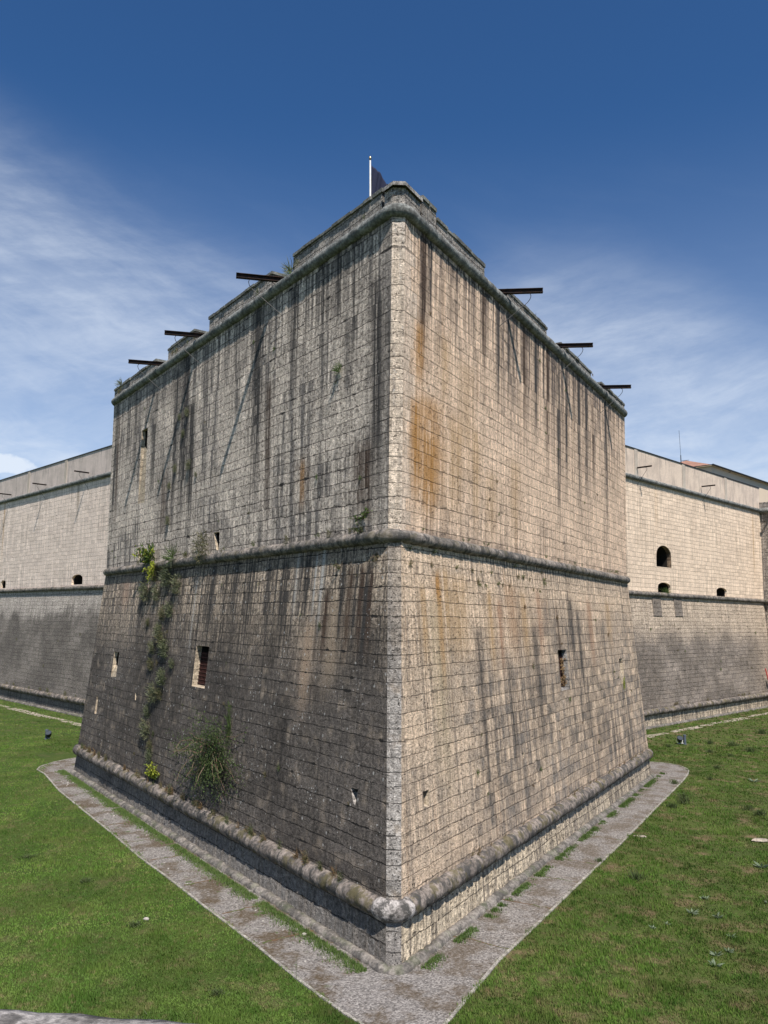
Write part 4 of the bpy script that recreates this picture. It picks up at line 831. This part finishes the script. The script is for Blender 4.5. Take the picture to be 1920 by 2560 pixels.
scatter(FL, 24, 1, 31, 2.0, 12.0, .14, .36, 'small weed in a joint of the lower left wall face', 'weeds on the lower left wall face', [('lf_dk', 'lf_oliv'), ('lf_oliv', 'lf_dry'), ('lf_pale', 'lf_dk')], seed=5)
scatter(FL, 20, 1, 31, 13.5, 23.4, .10, .30, 'small weed in a joint of the upper left wall face', 'weeds on the upper left wall face', [('lf_dk', 'lf_oliv'), ('lf_gr', 'lf_dk')], seed=6)
scatter(FL, 20, .3, 31, 13.02, 13.06, .18, .5, 'small tuft growing on the middle cordon, left face', 'tufts on the middle cordon of the left face', [('lf_gr', 'lf_oliv'), ('lf_oliv', 'lf_dk')], seed=7, o=.12)
scatter(FL, 56, .6, 31.5, 1.66, 1.74, .30, .66, 'dry mossy tuft on the lowest cordon, left face', 'tufts on the lowest cordon of the left face', [('lf_oliv', 'lf_dry'), ('lf_dry', 'lf_oliv'), ('lf_dk', 'lf_oliv')], kinds=('cushion', 'tuft', 'cushion'), seed=8, o=.10)
scatter(FR, 22, .8, 31.5, 1.80, 1.86, .16, .34, 'dry mossy tuft on the lowest cordon, right face', 'tufts on the lowest cordon of the right face', [('lf_oliv', 'lf_dry'), ('lf_dry', 'lf_oliv')], seed=9, o=.10)
scatter(FL, 10, .5, 31, 24.60, 24.64, .2, .5, 'wispy tuft on the top cordon, left face', 'tufts on the top cordon of the left face', [('lf_oliv', 'lf_dry'), ('lf_pale', 'lf_oliv')], kinds=('tuft',), seed=10, o=.1)
scatter(FR, 8, .5, 31, 25.0, 25.15, .2, .45, 'wispy tuft on the right hand merlons', 'tufts on the right hand merlons', [('lf_oliv', 'lf_dry'), ('lf_dry', 'lf_oliv')], kinds=('tuft',), seed=11, o=-.2)
scatter(FCR, 20, 56, 86, 4, 12.3, .18, .45, 'small weed on the lower half of the right curtain wall', 'weeds on the right curtain wall', [('lf_oliv', 'lf_dk'), ('lf_gr', 'lf_oliv')], seed=12)
scatter(FCL, 8, 60, 90, 3, 9, .18, .42, 'small weed on the dark half of the left curtain wall', 'weeds on the left curtain wall', [('lf_oliv', 'lf_dk')], seed=13)
scatter(FCR, 12, 56, 86, 1.78, 1.84, .35, .7, 'dry tuft on the lowest cordon of the right curtain wall', 'tufts on the lowest cordon of the right curtain wall', [('lf_oliv', 'lf_dry')], seed=14, o=.1)
scatter(FCL, 12, 56, 90, 1.78, 1.84, .35, .8, 'dry tuft on the lowest cordon of the left curtain wall', 'tufts on the lowest cordon of the left curtain wall', [('lf_oliv', 'lf_gr')], seed=15, o=.1)
plant('grassy_clump', 'tuft', ('lf_gr', 'lf_dk'), FCR, 60.0, 13.1, 1.2, 'green clump growing in the arched port just above the right curtain cordon', 'plant', seed=16, squash=(2.0, .6, .7))
plant('creeper', 'cushion', ('lf_yel', 'lf_gr'), FR, 27.9, 6.2, .5, 'bright green plant in the sill of the far slit, right face', 'plant', seed=17, squash=(.6, .5, 1.2))
# clumps on the lawn
for i, (x, y, s_) in enumerate(((17.56, 25.47, .65), (16.19, 19.96, 1.0), (9.55, 6.61, .8), (15.18, 18.95, .75), (26.37, 42.32, .8), (27.77, 41.41, 1.0), (33.6, 48.88, 1.1), (27.95, 38.46, .9), (19.2, 18.77, .7), (19.25, 17.46, .8), (20.34, 26.93, .6), (24.56, 37.77, .7), (22.23, 40.25, .6), (16.6, 21.3, .8), (8.7, 8.9, .4), (22.4, 31.0, .6), (25.5, 36.2, .5))):
    plant('lawn_weed', 'lawnweed', ('lf_dk', 'lf_gr'), None, x, y, s_ * .72, 'dark green upright clump on the right hand lawn', 'weed', 'upright dark clumps on the right hand lawn', seed=50 + i % 3, squash=(1.1, 1.1, .75))
for i, (x, y, s_) in enumerate(((10.41, 3.04, .3), (11.17, 2.7, .26), (11.45, 4.56, .24), (15.27, 8.45, .42), (9.85, -.45, .24), (9.54, -1.17, .26), (10.36, -.14, .22), (13.55, 4.18, .2), (22.95, 26.51, .4), (16.5, 8.1, .4), (8.6, 1.6, .18), (9.2, 2.0, .15), (10.9, 1.0, .2))):
    plant('rosette_weed', 'rosette', ('lf_silv', 'lf_silv'), None, x, y, s_ * 1.15, 'silvery leaf rosette on the right hand lawn', 'weed', 'silvery rosettes on the right hand lawn', seed=60 + i % 3)
for i, (x, y, s_) in enumerate(((-4.6, -3.6, .35), (-8.3, 1.0, .4), (-6.2, -5.2, .45), (-7.4, -6.0, .5), (-11.5, 5.2, .4), (-15, 8.0, .4))):
    plant('lawn_weed', 'lawnweed', ('lf_dk', 'lf_gr'), None, x, y, s_, 'low dark clump on the left hand lawn', 'weed', 'low dark clumps on the left hand lawn', seed=50 + i % 3, squash=(1.3, 1.3, .45))
m = MB(); m.tube([(-2.36, -4.9, 0), (-2.34, -4.9, .6), (-2.38, -4.92, 1.5)], [.008, .006, .003], 5); stem = m.build('grass_stalk', M['lf_gr']); tag(stem, 'single tall grass stalk beside the path near the bottom', 'plant')

# ---------------------------------------------------------------- small things on the ground
def stone(name, x, y, s_, mat, label, cat, group=None, sz=(1, 1, .5), seed=0):
    bm = bmesh.new(); bmesh.ops.create_icosphere(bm, subdivisions=2, radius=1)
    for v in bm.verts: v.co *= 1 + .28 * noise.noise(v.co * 1.3 + Vector((seed, seed * 2.1, 0))); v.co.x *= s_ * sz[0]; v.co.y *= s_ * sz[1]; v.co.z *= s_ * sz[2]
    me = bpy.data.meshes.new(name); bm.to_mesh(me); bm.free(); me.materials.append(mat); o = bpy.data.objects.new(name, me); COL.objects.link(o); o.location = (x, y, s_ * sz[2] * .6); return tag(o, label, cat, group)
rn = random.Random(5)
for i in range(34):
    u = rn.uniform(3, 31) if i < 26 else rn.uniform(0, 3); e_ = rn.uniform(1.8, 3.2 if u < 20 else 2.5); p = DL * u + NL * e_
    stone('pebble', p.x, p.y, rn.uniform(.02, .05) * (1.3 if u > 20 else .8), M['wst'], 'small white stone lying on the left hand path', 'stone', 'white stones on the left hand path', seed=i)
stone('fallen_stone', -2.75, .55, .085, M['wst'], 'largest white stone on the left hand path, near the corner', 'stone', seed=50)
stone('fallen_stone', -8.1, 1.56, .13, M['wst'], 'pale stone lying alone on the left hand lawn', 'stone', seed=51, sz=(.8, .45, .4))
stone('stone_block', 17.01, 12.48, .42, M['slab'], 'pale flat slab lying on the lawn at the right edge', 'stone', seed=52, sz=(1.0, .5, .22))
stone('stone_block', 11.63, 12.96, .3, M['slab'], 'small flat grey slab on the lawn right of the path', 'stone', seed=53, sz=(1, .6, .15))
# floodlights
def flood(x, y, label, turned):
    e_ = empty('floodlight', (x, y, 0), label, 'floodlight', None)
    m = MB(); m.tube([(x, y, 0), (x, y, .06)], .16, 12); m.tube([(x, y, .06), (x, y, .62), (x, y, .66)], [.11, .11, .09], 14); m.tube([(x, y, .66), (x, y, .78)], [.13, .12], 14); m.build('ballast_post', M['lamp'], e_, smooth=False)
    s_ = turned; hx = x + s_ * .42
    m = MB(); m.tube([(hx - .02 * s_, y + .10, .12), (hx, y, .34), (hx, y - .12, .50)], [.07, .20, .24], 14); m.tube([(hx, y - .12, .50), (hx, y - .15, .54)], [.25, .25], 14); h = m.build('lamp_head', M['lampd'], e_)
    m = MB(); m.tube([(hx, y - .145, .532), (hx, y - .156, .546)], .215, 14); m.build('lens', M['glass'], h)
    m = MB(); m.tube([(x, y, .10), (hx, y + .02, .08), (hx + .2 * s_, y, .10), (hx + .26 * s_, y, .38)], .022, 6); m.tube([(hx - .26 * s_, y, .38), (hx - .2 * s_, y, .08)], .022, 6); m.build('bracket', M['pole'], e_)
flood(-27.85, 39.34, 'squat blue grey floodlight on the left hand lawn', .45)
flood(24.1, 41.88, 'dark twin drum floodlight on the right hand lawn', -1)
# barrier at the foot of the next bastion
bx, by = 45.3, 72.2
e_ = empty('barrier', (bx, by, 0), 'red tubular barrier with pale board, at the far right edge', 'barrier')
m = MB(); m.tube([(bx - .5, by, 4.6), (bx + .5, by, 0)], .07, 6); m.tube([(bx - .1, by, 3.4), (bx + .9, by, 3.6)], .05, 6); m.build('red_pole', M['red'], e_)
m = MB(); m.box((bx + .1, by + .1, 3.6), (1.6, 0, 0), (0, .05, 0), (0, 0, .9)); m.build('board', M['wht'], e_)

# ---------------------------------------------------------------- rim wall in front of the camera, bottom left
A = Vector((-3.4, -23.98, 0)); Bq = Vector((1.2, -24.46, 0)); m = MB(); nx, ny = 90, 14; G = {}
d = (Bq - A).normalized(); s_ = Vector((d.y, -d.x, 0))
for i in range(nx + 1):
    for j in range(ny + 1):
        q = A.lerp(Bq, i / nx) + s_ * (j / ny * .55); b = 1 - min(1, min(j, ny - j) / 1.0); z_ = 9.065 - .012 * b * b + -.004 + .006 * noise.fractal(Vector((q.x * 9, q.y * 9, 0)), 1, 2, 4); e2 = .006 * noise.noise(Vector((q.x * 4, 0, 3))) if j == 0 else 0
        G[i, j] = Vector((q.x, q.y, z_)) + s_ * e2
for i in range(nx):
    for j in range(ny): m.face((G[i, j], G[i, j + 1], G[i + 1, j + 1], G[i + 1, j]))
for i in range(nx):
    for j, sg in ((0, 1), (ny, -1)):
        a, b = G[i, j], G[i + 1, j]; dn = Vector((0, 0, -9.1)); q = (a, b, b + dn, a + dn); m.face(q if sg > 0 else q[::-1])
tag(m.build('rim_wall', M['rim'], smooth=True, merge=1e-4), 'rough stone coping of the moat rim wall, bottom left corner', 'wall')
